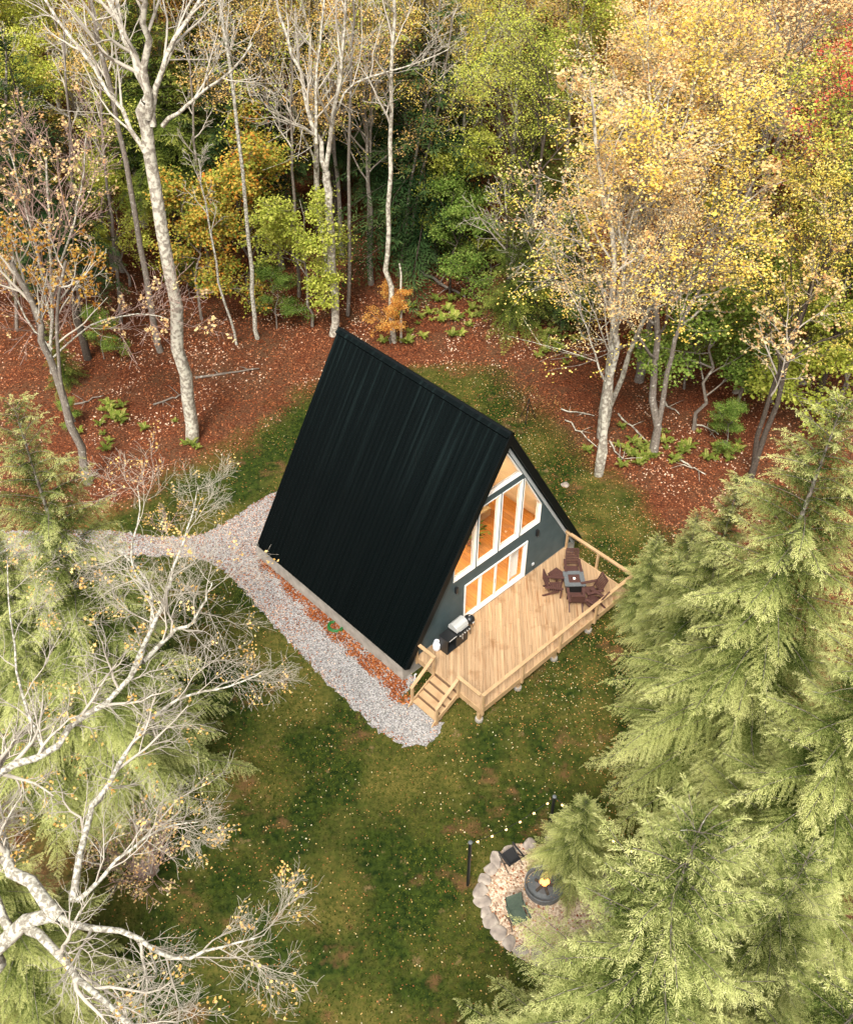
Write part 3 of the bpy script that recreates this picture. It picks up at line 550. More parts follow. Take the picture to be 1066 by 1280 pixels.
# fire table
pc=HL(2.55,1.72,0); pc=G(718,722,.55); pc.z=0
ft=empty('fire_table',pc,R(2)); tag(ft,'square slate fire table with a pale flame on the deck','fire table')
MB().box(-.33,.33,-.33,.33,.02,.52).build('base',M['blackmetal'],ft,bevel=.01)
MB().prism([(-.43,-.43),(.43,-.43),(.43,.43),(-.43,.43)],.525,.575,[[(-.24,-.24),(.24,-.24),(.24,.24),(-.24,.24)]],M=Matrix(((1,0,0,0),(0,0,1,0),(0,1,0,0),(0,0,0,1)))).build('tabletop',M['darkgray'],ft)
for v_ in bpy.data.objects: pass
tt=[o for o in kids(ft) if o.name.startswith('tabletop')][0]; tt.data.transform(Matrix(((1,0,0,0),(0,0,1,0),(0,1,0,0),(0,0,0,1)))@Matrix.Identity(4)) if False else None
tr=MB().box(-.235,.235,-.235,.235,.53,.555).build('burner_tray',M['burgundy'],ft)
MB()._l([(.001,.552),(.045,.556),(.055,.575),(.035,.60),(.001,.62)],12,None).build('flame',M['flamewhite'],ft,True)
def chair_mesh(name,mt,label,group,loc,rz):
    c=empty(name,loc,rz); tag(c,label,'chair',group)     # faces local -y
    for s in (-1,1):
        MB().bar((s*.29,-.30,0),(s*.29,-.30,.58),.05,.06,up=(0,1,0)).build('leg',mt,c)
        MB().bar((s*.27,.45,.01),(s*.26,-.20,.37),.04,.09).build('leg',mt,c)
        MB().bar((s*.32,-.38,.60),(s*.30,.38,.57),.12,.03).build('armrest',mt,c)
    b=MB()
    for i in range(6): b.box(-.25,.25,-.30+i*.085,-.225+i*.085,.385-i*.012,.405-i*.012)
    b.build('seat',mt,c)
    b=MB(); tl=R(22)
    for i in range(9): 
        z=.42+i*.068; y=.23+math.tan(tl)*(z-.36); b.box(-.25,.25,y-.01,y+.015,z,z+.055)
    for s in (-1,1): b.bar((s*.265,.20,.30),(s*.265,.23+math.tan(tl)*.68,1.05),.035,.03,up=(0,1,0))
    b.bar((-.265,.20+math.tan(tl)*.62+.06,1.05),(.265,.20+math.tan(tl)*.62+.06,1.05),.05,.04); b.build('backrest',mt,c)
    return c
gr_='chairs around the fire table'
c0=chair_mesh('deck_chair',M['burgundy'],'brown slatted deck chair behind the fire table, back to the right railing',gr_,G(715,713,.2),R(0))
spots=[((693,733),R(82),'brown deck chair left of the fire table, turned toward it'),((740,738),R(-72),'brown deck chair right of the fire table, facing left'),((720,748),R(180),'brown deck chair in front of the fire table seen from its back'),((742,751),R(-130),'brown deck chair tucked against the front railing')]
for o in [c0]: o.location.z=0
for (p,rz,lb) in spots:
    c=copy_tree(c0); q=G(*p,.3); c.location=(q.x,q.y,0); c.rotation_euler=(0,0,rz); c['label']=lb
q=G(696,715,.5); t=empty('side_table',(q.x,q.y,0),R(42)); tag(t,'small square brown side table between two deck chairs','side table')
b=MB(); [b.box(-.27,.27,-.27+i*.09,-.19+i*.09,.44,.465) for i in range(6)]; b.build('tabletop',M['burgundy'],t)
for i in (-1,1):
    for j in (-1,1): MB().box(i*.22-.025,i*.22+.025,j*.22-.025,j*.22+.025,0,.438).build('leg',M['burgundy'],t)
# ------------------------------------------------------------------ things on the ground
q=G(421,785); hs_=MB(); pts=[]
for i in range(150):
    a=i*.42; rr_=.30+.05*math.sin(i*.9)+.02*math.sin(i*2.3); pts.append((rr_*math.cos(a),rr_*math.sin(a)*.95,.02+.10*(i/150)+.015*math.sin(i*1.7)))
ho=hs_.tube(pts,.016,6).build('garden_hose',M['green_hose'],smooth=True); ho.location=q; tag(ho,'coiled green garden hose on the leaves by the foundation','hose')
q=G(520,848,GZ); t=MB().tube([(0,0,0),(0,0,.22),(.05,0,.28)],.03,10).build('vent_pipe',M['white']); t.location=q; tag(t,'short white pipe beside the stairs at the cabin corner','pipe')
q=G(658,524); t=empty('tripod',q); tag(t,'thin black tripod on the lawn behind the cabin','tripod')
for a in (.3,2.5,4.4): MB().tube([(.45*math.cos(a),.45*math.sin(a),0),(0,0,1.25)],.018,6).build('leg',M['blackmetal'],t)
MB().lathe([(.05,1.2),(.055,1.24),(.03,1.33),(.01,1.38)],10).build('head',M['blackmetal'],t); MB().tube([(0,0,1.22),(0,0,.55)],.008,5).build('chain',M['blackmetal'],t)
# fire pit circle
stone=noisy('field_stone',[(.3,(.17,.14,.12)),(.5,(.31,.26,.215)),(.7,(.45,.39,.32))],3,7,.9,bs=.6,bd=.05)
def rock(name,r_,sx,sy,sz,seed,mt=stone):
    import bmesh
    bm=bmesh.new(); bmesh.ops.create_icosphere(bm,subdivisions=3,radius=1); rs=random.Random(seed); dirs=[Vector((rs.gauss(0,1),rs.gauss(0,1),rs.gauss(0,1))).normalized() for _ in range(9)]; off=[rs.uniform(.55,.9) for _ in dirs]
    for v in bm.verts:
        for d,o in zip(dirs,off):
            k=v.co.dot(d)
            if k>o: v.co-=d*(k-o)*.9
        v.co=Vector((v.co.x*sx,v.co.y*sy,v.co.z*sz))
    me=bpy.data.meshes.new(name); bm.to_mesh(me); bm.free(); me.materials.append(mt); o=bpy.data.objects.new(name,me); COL.objects.link(o); return o
protos=[rock('edging_stone',1,.31,.25,.085,s) for s in range(5)]
ring=[(641,1062),(623,1074),(616,1085),(609,1099),(604,1113),(606,1127),(611,1140),(618,1152),(627,1165),(640,1178),(655,1188),(676,1196),(700,1200),(724,1195),(745,1180),(758,1160),(765,1135),(762,1110),(752,1090),(738,1075),(716,1061),(692,1054),(664,1054)]
USED=[]
for i,p in enumerate(ring):
    o=protos[i] if i<5 else protos[i%5].copy()
    if i>=5: COL.objects.link(o)
    q=G(*p,GZ+.05); o.location=q; o.rotation_euler=(0,0,i*1.9); s=.85+.35*((i*37)%10)/10; o.scale=(s,s,s*.9); ck=((90-math.degrees(math.atan2(-(p[1]-1127),p[0]-683)))%360)/15; hr=int(round(ck))%24; hr=hr ; hr=min([q_ for q_ in range(24) if q_ not in USED],key=lambda q_:min(abs(q_-hr),24-abs(q_-hr))); USED.append(hr); tag(o,('flat pinkish grey stone of the fire pit circle at '+('half past ' if hr%2 else '')+'twelve one two three four five six seven eight nine ten eleven'.split()[hr//2]+(' o\'clock' if hr%2==0 else '')),'stone','stones edging the fire pit circle')
fc=G(683,1108); fr=empty('fire_pit',fc); tag(fr,'round metal fire ring with a small orange fire','fire pit')
MB()._l([(.62,0),(.62,.30),(.66,.31),(.66,.27),(.655,0)],32,None).build('ring',M['darkgray'],fr,True)
MB()._l([(.001,.10),(.3,.12),(.45,.06),(.60,.03)],20,None).build('ash_bed',M['darkgray'],fr)
for a in range(5):
    MB().tube([(.35*math.cos(a*1.25),.35*math.sin(a*1.25),.12),(-.1*math.cos(a*1.25),-.1*math.sin(a*1.25),.26)],.05,8).build('log',BARK['dark'],fr)
for i,(x,y,s) in enumerate([(0,0,1),(.1,.05,.7),(-.09,.06,.65)]): MB().lathe([(.02*s,.14),(.11*s,.22),(.09*s,.34),(.03*s,.45),(.002,.52)],10,Matrix.Translation((x,y,0))).build('flame',M['flame'],fr,True)
def camp(name,mt,label,p,rz,cat='chair'):
    q=G(*p); c=empty(name,q,rz); tag(c,label,cat,'camp chairs round the fire pit')
    MB().add([(-.27,-.27,.40),(.27,-.27,.40),(.25,.22,.34),(-.25,.22,.34),(-.27,-.27,.415),(.27,-.27,.415),(.25,.22,.355),(-.25,.22,.355)],[(0,3,2,1),(4,5,6,7),(0,1,5,4),(1,2,6,5),(2,3,7,6),(3,0,4,7)]).build('seat',mt,c)
    MB().add([(-.27,.20,.38),(.27,.20,.38),(.27,.42,.95),(-.27,.42,.95),(-.27,.22,.38),(.27,.22,.38),(.27,.44,.95),(-.27,.44,.95)],[(0,3,2,1),(4,5,6,7),(0,1,5,4),(1,2,6,5),(2,3,7,6),(3,0,4,7)]).build('backrest',mt,c)
    for s in (-1,1):
        MB().tube([(s*.3,-.3,0),(s*.28,.25,.55),(s*.28,.45,.97)],.014,6).build('leg',M['blackmetal'],c); MB().tube([(s*.3,.32,0),(s*.29,-.28,.42),(s*.29,-.30,.6)],.014,6).build('leg',M['blackmetal'],c)
        MB().bar((s*.30,-.32,.61),(s*.29,.32,.60),.06,.02).build('armrest',mt,c)
    return c
camp('camp_chair',M['greencloth'],'green canvas folding chair on the left of the fire pit',(650,1150),R(20))
camp('camp_chair',M['blackcloth'],'black folding chair at the top left of the stone ring',(641,1078),R(215)); camp('camp_chair',M['blackcloth'],'black folding chair at the right edge of the stone ring',(727,1082),R(160))
# light posts and string of bulbs
def topz(base,top):   # height of a post whose foot and tip are seen at two photo points
    q=G(*base); return q, atY(top[0],top[1],q.y).z
posts=[((588,1106),(590,1053),'black light post standing on the lawn left of the fire pit'),((690,1030),(693,995),'black light post half hidden in hemlock above the fire pit')]
tops=[]
for ba,tp,lb in posts:
    q,z=topz(ba,tp); t=empty('light_post',q); tag(t,lb,'post','posts carrying the string lights'); MB().tube([(0,0,-.1),(0,0,z-q.z)],.055,10).build('pole',M['blackmetal'],t); MB().lathe([(.07,z-q.z),(.075,z-q.z+.03),(.03,z-q.z+.06)],10).build('cap',M['darkgray'],t); tops.append(Vector((q.x,q.y,z)))
q3=Vector((tops[1].x+3.2,tops[1].y-2.4,tops[1].z)); t=empty('light_post',(q3.x,q3.y,GZ)); tag(t,'light post hidden among the hemlock branches right of the fire pit','post','posts carrying the string lights'); MB().tube([(0,0,-.1),(0,0,q3.z-GZ)],.055,10).build('pole',M['blackmetal'],t); tops.append(q3)
sl_=empty('string_light',tops[0]); tag(sl_,'string of warm glowing bulbs slung between the posts','string lights'); cord=[]; bl=[]
for a,c in zip(tops[:-1],tops[1:]):
    for i in range(13):
        f=i/12; p=a.lerp(c,f); p.z-=.35*4*f*(1-f); cord.append(p-tops[0])
        if i%2==1: bl.append(p-tops[0])
MB().tube(cord,.013,5).build('cord',M['blackmetal'],sl_)
for p in bl: MB().lathe([(.012,-.12),(.04,-.09),(.045,-.06),(.015,-.01)],8,Matrix.Translation(p)).build('bulb',M['bulb'],sl_)
# ------------------------------------------------------------------ trees
def branch_np(polys, name, mt, parent, sides=lambda r: 10 if r>.12 else (6 if r>.03 else 3)):
    b=MB()
    for pts,rad in polys: b.tube(pts,rad,sides(rad[0]),cap=False)
    o=b.build(name,mt,parent,smooth=True,fix=False); return o
def grow(p,d,L,r,lvl,P,rg,out,tips):
    n=max(3,int(4+L/1.2)) if lvl<2 else 4; pts=[Vector(p)]; d=Vector(d).normalized(); dirs=[d.copy()]
    for i in range(n):
        d=(d+Vector((rg.gauss(0,1),rg.gauss(0,1),rg.gauss(0,1)))*P['wob']+Vector((0,0,P['up'][min(lvl,len(P['up'])-1)]))).normalized(); pts.append(pts[-1]+d*(L/n)); dirs.append(d.copy())
    rad=[r*(1-.72*i/n) for i in range(n+1)]; rad=[max(q,P['rmin']) for q in rad]; out.append((pts,rad,lvl))
    if lvl>=P['lv']: tips.append(pts); return
    sub(pts,rad,dirs,L,lvl,P,rg,out,tips)
def sub(pts,rad,dirs,L,lvl,P,rg,out,tips,t0=None):
    k=P['kids'][lvl]; n=len(pts)-1; t0=P['t0'][lvl] if t0 is None else t0
    for j in range(k):
        t=t0+(1-t0)*((j+rg.uniform(.1,.9))/k); i=min(int(t*n),n-1); f=t*n-i; q=pts[i].lerp(pts[i+1],f); d=dirs[min(i+1,n)]; ang=R(rg.uniform(*P['ang'][lvl]))
        ax=d.cross(Vector((rg.gauss(0,1),rg.gauss(0,1),rg.gauss(0,1)))).normalized(); nd_=(d*math.cos(ang)+ax*math.sin(ang)).normalized()
        grow(q,nd_,L*rg.uniform(*P['len'][lvl])*(1-.45*max(0,(t-t0)/(1.001-t0))),rad[i]*rg.uniform(.45,.68),lvl+1,P,rg,out,tips)
def leaf_cloud(tips,rg,per,spread,size,flat=.5,drop=0):
    T=np.array([[tuple(q) for q in (t[-1],t[len(t)//2],t[max(1,len(t)*3//4)])] for t in tips]).reshape(-1,3); n=len(T)*per
    P=np.repeat(T,per,0)+rg.normal(0,1,(n,3))*np.array([spread,spread,spread*flat]); a=rg.uniform(0,6.28,n)
    D=unit(np.stack([np.cos(a),np.sin(a),rg.normal(-.2,.5,n)],1)); N=unit(np.stack([rg.normal(0,.5,n),rg.normal(0,.5,n),np.ones(n)],1)); L=size*rg.uniform(.6,1.4,n)
    cl=np.repeat(rg.random(len(T)),per); return leaves_np(P,D,N,L,L*.8,-.1), np.clip(.6*cl+.4*rg.random(n),0,1)
def decid(seed,H,cb,P,per,spread,size,r0=.2,bark='gray',flat=.5,trunk_lean=(0,0)):
    rg=random.Random(seed); nr=rng_(seed); out=[]; tips=[]; pts=[Vector((0,0,-.3))]; n=9
    for i in range(n): pts.append(Vector((trunk_lean[0]*(i+1)/n*H+rg.gauss(0,.12),trunk_lean[1]*(i+1)/n*H+rg.gauss(0,.12),H*.82*(i+1)/n)))
    rad=[r0*(1.25 if i==0 else 1)*(1-.8*i/n) for i in range(n+1)]; dirs=[(pts[min(i+1,n)]-pts[max(i-1,0)]).normalized() for i in range(n+1)]; out.append((pts,rad,0))
    sub(pts,rad,dirs,H*.42,0,P,rg,out,tips,cb)
    L,rn=leaf_cloud(tips,nr,per,spread,size,flat); return out,L,rn
def put_tree(name,loc,out,leaf,label,cat,group,bark,leafmt,rz=0,sc=1,crownname='crown'):
    t=empty(name,loc,rz,sc); tag(t,label,cat,group)
    branch_np([(o[0],o[1]) for o in out],'trunk',BARK[bark],t)
    if leaf is not None: mesh_np(crownname,leaf[0],4,LEAF[leafmt],t,{'rnd':leaf[1]})
    CH[t.name]=kids(t); return t
def inst(proto,loc,rz,sc,label,leafmt=None,bark=None,group=None,cat=None,tilt=(0,0)):
    c=proto.copy(); COL.objects.link(c); c.location=loc; c.rotation_euler=(tilt[0],tilt[1],rz); c.scale=(sc,)*3 if isinstance(sc,(int,float)) else sc; c['label']=label
    if group: c['group']=group
    if cat: c['category']=cat
    for k in CH[proto.name]:
        d=k.copy(); COL.objects.link(d); d.parent=c; mt=None
        if k.name.startswith('trunk') and bark: mt=BARK[bark]
        if k.name.startswith('crown') and leafmt: mt=LEAF[leafmt]
        if mt: d.material_slots[0].link='OBJECT'; d.material_slots[0].material=mt
    return c
# --- hemlocks
def hemlock_np(H,Rr,seed,nb,ssp,lsp,ll,base=.07,droop=.42,shape=.8,wid=.36):
    r=rng_(seed); Oo=[];Dd=[];Pp=[];Ll=[];Ss=[];Bb=[]; polys=[([Vector((0,0,-.3)),Vector((.05,0,H*.35)),Vector((-.05,.05,H*.7)),Vector((0,0,H))],[H*.014,H*.010,H*.005,.008])]
    for i in range(nb):
        t=base+(1-base)*((i+.5)/nb)**1.05; t=min(t,.985); z=H*t; az=i*2.39996+r.normal()*.25
        L=(Rr*(1-t)**shape)*r.uniform(.55,1.16)+.30; e0=math.tan(R(-4+48*t**1.4+r.normal()*5)); dr=droop*r.uniform(.7,1.3)*(1-.35*t)
        dh=np.array([math.cos(az),math.sin(az),0.]); sv=np.array([-dh[1],dh[0],0.]); cur=r.normal()*.12; bc=r.normal(0,.10)
        f=lambda s:(dh*(s*L)[:,None] if hasattr(s,'__len__') else dh*s*L)
        def pos(s): s=np.asarray(s,float); return np.array([0,0,z])+dh*(s*L)[:,None]+sv*(cur*L*s**2)[:,None]+np.array([0,0,1.])*(e0*s*L-dr*L*s**2)[:,None]
        K=max(3,int(L*.93/ssp)); s=np.linspace(.03,1,K)+r.normal(0,.004,K); s=np.clip(s,.05,1); p=pos(s); T=unit(pos(s+.02)-pos(s-.02))
        if i%1==0: sp=pos(np.linspace(0,.97,5)); polys.append(([Vector(q) for q in sp],[.006+.0055*L*(1-a)  for a in (0,.3,.55,.8,1)]))
        for sg in (-1,1):
            l=(wid*L*(1-s)**.75*np.minimum(1,s*3.5+.25)+.14)*r.uniform(.65,1.2,K); an=np.radians(r.uniform(38,62,K))[:,None]
            d=unit(T*np.cos(an)+sg*sv*np.sin(an)+np.array([0,0,1.])*r.normal(-.16,.16,(K,1))); Bb.append(np.full(K,bc)); Oo.append(p);Dd.append(d);Ll.append(l);Ss.append(s); Pp.append(unit(np.cross(d,np.cross(T,sv)+r.normal(0,.18,(K,3)))))
        Bb.append(np.array([bc])); Oo.append(p[-1:]);Dd.append(T[-1:]);Ll.append(np.array([.35]));Ss.append(np.array([1.]));Pp.append(sv[None])
    O=np.concatenate(Oo);D=np.concatenate(Dd);Pq=np.concatenate(Pp);L=np.concatenate(Ll);S=np.concatenate(Ss);B=np.concatenate(Bb)
    m=np.maximum(2,(L/lsp).astype(int)); idx=np.repeat(np.arange(len(L)),m); cs=np.cumsum(m)-m; k=np.arange(len(idx))-cs[idx]; q=(k+.5)/m[idx]
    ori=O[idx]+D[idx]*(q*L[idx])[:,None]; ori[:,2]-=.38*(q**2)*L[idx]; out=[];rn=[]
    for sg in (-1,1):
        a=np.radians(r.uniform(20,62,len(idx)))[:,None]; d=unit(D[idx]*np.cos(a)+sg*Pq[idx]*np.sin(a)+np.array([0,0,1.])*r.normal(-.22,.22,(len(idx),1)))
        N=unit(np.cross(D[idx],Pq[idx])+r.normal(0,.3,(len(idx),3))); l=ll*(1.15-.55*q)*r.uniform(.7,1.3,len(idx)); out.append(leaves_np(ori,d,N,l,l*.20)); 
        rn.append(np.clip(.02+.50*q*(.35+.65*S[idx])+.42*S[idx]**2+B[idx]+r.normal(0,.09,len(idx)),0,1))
    return np.concatenate(out),np.concatenate(rn),polys
def hemlock(loc,H,Rr,seed,nb,ssp,lsp,ll,label,rz=0,sc=1,**k):
    L,rn,po=hemlock_np(H,Rr,seed,nb,ssp,lsp,ll,**k); t=empty('hemlock_tree',loc,rz,sc); tag(t,label,'tree','hemlocks standing close round the clearing')
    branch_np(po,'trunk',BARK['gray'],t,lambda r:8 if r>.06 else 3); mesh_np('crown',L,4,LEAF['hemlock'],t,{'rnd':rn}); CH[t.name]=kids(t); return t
def crowntip(px,z): q=G(px[0],px[1],z); return q
def at_apex(px,H):  # foot of an upright tree of height H whose tip is seen at px
    q=G(px[0],px[1],GZ+H); return (q.x,q.y,GZ)
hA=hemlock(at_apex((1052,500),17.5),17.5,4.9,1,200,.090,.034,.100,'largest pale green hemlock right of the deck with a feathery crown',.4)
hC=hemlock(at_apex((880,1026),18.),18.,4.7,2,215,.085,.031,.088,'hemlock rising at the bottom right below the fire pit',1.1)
hem=[((925,592),12.,hA,2.2,(.54,.54,.686),'hemlock with upright pale tips right of the deck railing corner'),((822,668),5.,hC,.5,(.34,.34,.278),'smaller hemlock whose tip stands just right of the deck corner'),((872,640),8.,hC,4.5,(.42,.42,.444),'hemlock tip between the deck corner and the pale upright tips'),
 ((1015,1062),14.5,hC,3.,(.72,.72,.806),'hemlock at the right edge below the dark gap in the trees'),((1150,740),17.,hA,4.2,(.9,.9,.97),'hemlock cut by the right edge of the picture'),((1110,1210),17.,hA,5.2,(.8,.8,.97),'hemlock in the bottom right corner'),
 ((815,1350),13.,hC,.2,(.7,.7,.72),'hemlock whose tip reaches the bottom edge of the picture right of centre'),
 ((15,508),17.0,hA,1.0,(.80,.80,.97),'hemlock at the left edge above the gravel path'),((-20,660),13.,hC,2.5,(.8,.8,.72),'hemlock at the left edge beside the end of the path'),((110,800),8.5,hA,3.3,(.60,.60,.486),'hemlock behind the bare whitish branches on the left'),
 ((-60,1020),11.,hC,1.7,(.62,.62,.61),'hemlock low at the left edge behind the lichened limbs'),((735,1000),4.2,hA,5.5,(.36,.36,.24),'low dark hemlock boughs over the top of the fire pit circle')]
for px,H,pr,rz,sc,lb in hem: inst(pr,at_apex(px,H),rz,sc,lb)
# --- forest prototypes
PD={'lv':3,'wob':.10,'up':(.05,.05,.03,.02),'kids':(11,6,5),'t0':(.3,.2,.15),'ang':((22,50),(25,60),(25,65)),'len':((.55,1.),(.4,.65),(.4,.6)),'rmin':.010}
def proto_tree(seed,H,cb,per,spread,size,name='broadleaf_tree',P=PD,r0=.2,bark='gray',lm='yellow',**k):
    out,L,rn=decid(seed,H,cb,P,per,spread,size,r0,**k); return put_tree(name,(0,0,-200),out,(L,rn),'x','tree',None,bark,lm)
pA=proto_tree(11,22,.42,24,.36,.12); pB=proto_tree(12,22,.5,22,.38,.12); pC=proto_tree(13,20,.35,25,.35,.115)
PA=dict(PD,kids=(12,7,6),len=((.6,1.05),(.45,.7),(.4,.65)))
pD=proto_tree(16,22,.40,7,.24,.105,P=PA,bark='pale'); pE=proto_tree(17,21,.36,7,.25,.10,P=PA,bark='pale')
PU=dict(PD,kids=(12,6,4),ang=((45,80),(30,60),(25,60)),up=(.0,-.02,-.02,-.02))
pU=proto_tree(14,9,.22,15,.24,.12,'understory_tree',PU,.09,flat=.3); pU2=proto_tree(15,8,.2,13,.26,.12,'understory_tree',PU,.08,flat=.3)
def evproto(seed,H,Rr,nb,ssp,lsp,ll,**k):
    L,rn,po=hemlock_np(H,Rr,seed,nb,ssp,lsp,ll,**k); t=empty('evergreen_tree',(0,0,-200)); tag(t,'x','tree'); branch_np(po,'trunk',BARK['dark'],t,lambda r:7 if r>.06 else 3); mesh_np('crown',L,4,LEAF['darkgreen'],t,{'rnd':rn}); CH[t.name]=kids(t); return t
eA=evproto(21,19,4.6,150,.24,.12,.30,base=.34,wid=.42); eB=evproto(22,14,4.2,120,.24,.12,.28,base=.14,droop=.3,wid=.42); PROT=[pA,pB,pC,pD,pE,pU,pU2,eA,eB]
exec_trees=True
def foot(px,Y=None):
    q=G(*px); return (q.x,q.y,gz(q.x,q.y)-.05)
def tree_at(pr,H0,px,H,rz,lb,lm,bark,tilt=(0,0),w=1,group='leafy trees behind the cabin'):
    s=H/H0; return inst(pr,foot(px),rz,(s*w,s*w,s),lb,lm,bark,group,'tree',tilt)
# named leafy and evergreen trees, each at its own foot
named=[
 (pU,9,(388,412),9.5,.3,'lime green young maple left of the roof ridge','lime','gray'),(pU2,8,(345,415),4.5,1.3,'small green sapling below the lime maple','green','gray'),
 (pU2,8,(250,400),9.5,.9,'orange and green tree between the pale trunk and the birch','mixed','gray'),(pU,9,(312,365),12,2.,'turning young tree behind the slender birch','mixed','gray'),
 (pU,9,(487,432),4.0,2.7,'low orange sapling behind the roof ridge','orange','gray'),(pU2,8,(560,365),8,.2,'green leafy tree in the dark gap behind the ferns','green','dark'),
 (eB,14,(640,415),9,1.,'dark green evergreen right of the fern patch','olive','dark'),(eB,14,(700,410),8,2.2,'grey green evergreen beside the tall orange trees','darkgreen','dark'),
 (pU,9,(868,530),11,1.2,'bright green understory tree in front of the tilted dark trunk','green','gray'),(pU2,8,(915,520),11,.4,'yellow green tree left of the tilted dark trunk','lime','gray'),
 (pC,20,(985,500),14,2.,'yellow green tree at the right edge above the hemlocks','lime','gray'),(pU,9,(1035,520),11,2.,'lime green young tree at the right edge of the clearing','lime','gray'),
 (pU2,8,(575,335),10,4.,'yellow green tree behind the four slim stems','lime','gray'),(eA,19,(335,300),17,0,'tall dark evergreen behind the golden tree','darkgreen','dark'),
 (eA,19,(215,330),18,0,'dark evergreen behind the pale lichened trunk','darkgreen','dark'),(eA,19,(110,455),17,1,'dark evergreen at the left behind the bare whitish tree','darkgreen','dark'),
 (eA,19,(55,430),18,2,'dark evergreen at the far left of the forest edge','darkgreen','dark'),(eA,19,(560,288),15,2,'dark evergreen right of the four slim stems','darkgreen','dark'),(eA,19,(420,292),17,3,'dark evergreen directly behind the ridge end','darkgreen','dark'),
 (pE,21,(462,352),18,1.1,'tall golden tree between the ridge tree and the slim stems','gold','gray'),(pE,21,(540,322),18,3.1,'tall golden tree right of the slim stems','yellow','gray'), (pU2,8,(130,455),3.5,1,'low green sapling left of the tallest pale tree','green','gray'),(pU,9,(235,372),3.2,1,'low green sapling behind the tallest pale tree','green','gray'),(pU2,8,(95,545),2.2,3,'small green bush beside the leaning tree','green','gray'),
 (pU2,8,(610,352),4.5,2,'green sapling above the fern patch','green','gray'),(pU,9,(725,425),5,2,'green sapling left of the pale clump','green','gray'),(pU2,8,(690,395),7,5,'yellow green sapling behind the short dark trunk','lime','gray'),(pU,9,(855,480),7,3,'green sapling behind the bent trunk','green','gray'),(pU2,8,(905,560),3.5,3,'low green bush left of the tilted trunk','green','gray'),(pU,9,(960,505),8,4,'lime green tree right of the tilted trunk','lime','gray'),(pU2,8,(1050,490),9,4,'green tree at the right edge behind the hemlock tip','green','gray'),(pU2,8,(880,430),10,1,'lime green tree far behind the bent trunk','lime','gray'),(pU,9,(160,360),9,5,'yellow green young tree between the brownish trunk and the tallest pale tree','lime','gray'),(pU2,8,(60,370),10,5,'yellow young tree at the upper left behind the whitish limbs','yellow','gray'),
 (pE,21,(350,335),19,1.4,'tall golden tree left of the ridge tree in the forest','gold','gray'),(pD,22,(425,318),19,2.4,'tall golden tree directly behind the ridge tree','yellow','gray'),(pC,20,(60,345),18,2.,'tall yellow green tree at the upper left of the forest','lime','gray'),(pA,22,(140,338),19,3.,'tall yellow tree behind the brownish leaning trunk','lime','gray'),(pC,20,(15,370),17,4.,'yellow tree at the far upper left','yellow','gray'),(pD,22,(505,312),19,.4,'tall golden tree behind the middle slim stem','gold','gray'),(pA,22,(1010,372),20,1,'red leaved tree in the top right corner of the forest','red','gray'),(eB,14,(85,490),4.,0,'low dark evergreen shrub on the leaf litter at the left','olive','dark'),
]
for a in named: tree_at(*a)
# tall trees whose trunks read at the right: foot px, height, colour
for a in [(pD,22,(752,545),21,.5,'tall twin trunked tree with pale orange crown nearest the cabin','peach','pale',(0,.0),1.25),(pE,21,(748,592),17,2.5,'slim tree with its foot lowest beside the lawn edge','peach','pale',(0,.03),.9),
 (pE,21,(815,562),19,3.2,'tree leaning right behind the lawn edge with a pale yellow crown','yellow','gray',(0,.12),1.2),(pD,22,(797,470),22,4.,'tall yellow tree behind the twin trunk','yellow','gray',(0,.02),1.1),
 (pE,21,(935,602),17,1.,'dark tilted tree with yellow crown above the hemlock tips','yellow','dark',(0,.1),1.),(pD,22,(1013,512),20,3.,'dark trunked tree near the right edge with a yellow green crown','lime','dark',(0,.05),1.2),
 (pD,22,(655,410),18,2.,'tree with yellow green crown left of the tall orange trees','lime','dark',(0,-.02),1.),(pE,21,(865,450),22,5.,'tall pale orange tree behind the understory greens','peach','gray',(0,.05),1.3)]:
    tree_at(*a[:8],tilt=a[8],w=a[9])
# far forest: individuals in rows away from the clearing
rg=random.Random(77); cnt=0
groups={'yellow':'yellow leaved tree in the far forest','gold':'golden leaved tree in the far forest','lime':'yellow green tree in the far forest','peach':'pale orange tree in the far forest','orange':'orange leaved tree in the far forest','red':'red leaved tree in the far top right of the forest','darkgreen':'dark evergreen in the far forest','olive':'olive green evergreen in the far forest'}
COLS=[(0,'at the far left edge'),(120,'behind the bare whitish tree'),(240,'behind the tallest pale tree'),(340,'behind the birches'),(440,'behind the ridge end'),(540,'behind the slim stems'),(640,'above the fern patch'),(740,'left of the pale clump'),(840,'behind the pale clump'),(940,'behind the bent trunk'),(1040,'behind the tilted trunk'),(9999,'at the far right edge')]
ROWS='nearest second third fourth fifth sixth seventh eighth ninth tenth eleventh twelfth thirteenth fourteenth rearmost'.split(); used={}
def mklab(g,row,px):
    c=[n for m_,n in COLS if px<=m_][0]; l=g.replace(' in the far forest','').replace(' in the far top right of the forest','')+', '+ROWS[row]+' row back, '+c; used[l]=used.get(l,0)+1
    return l+('' if used[l]==1 else ', second one' if used[l]==2 else ', third one' if used[l]==3 else ', fourth one')
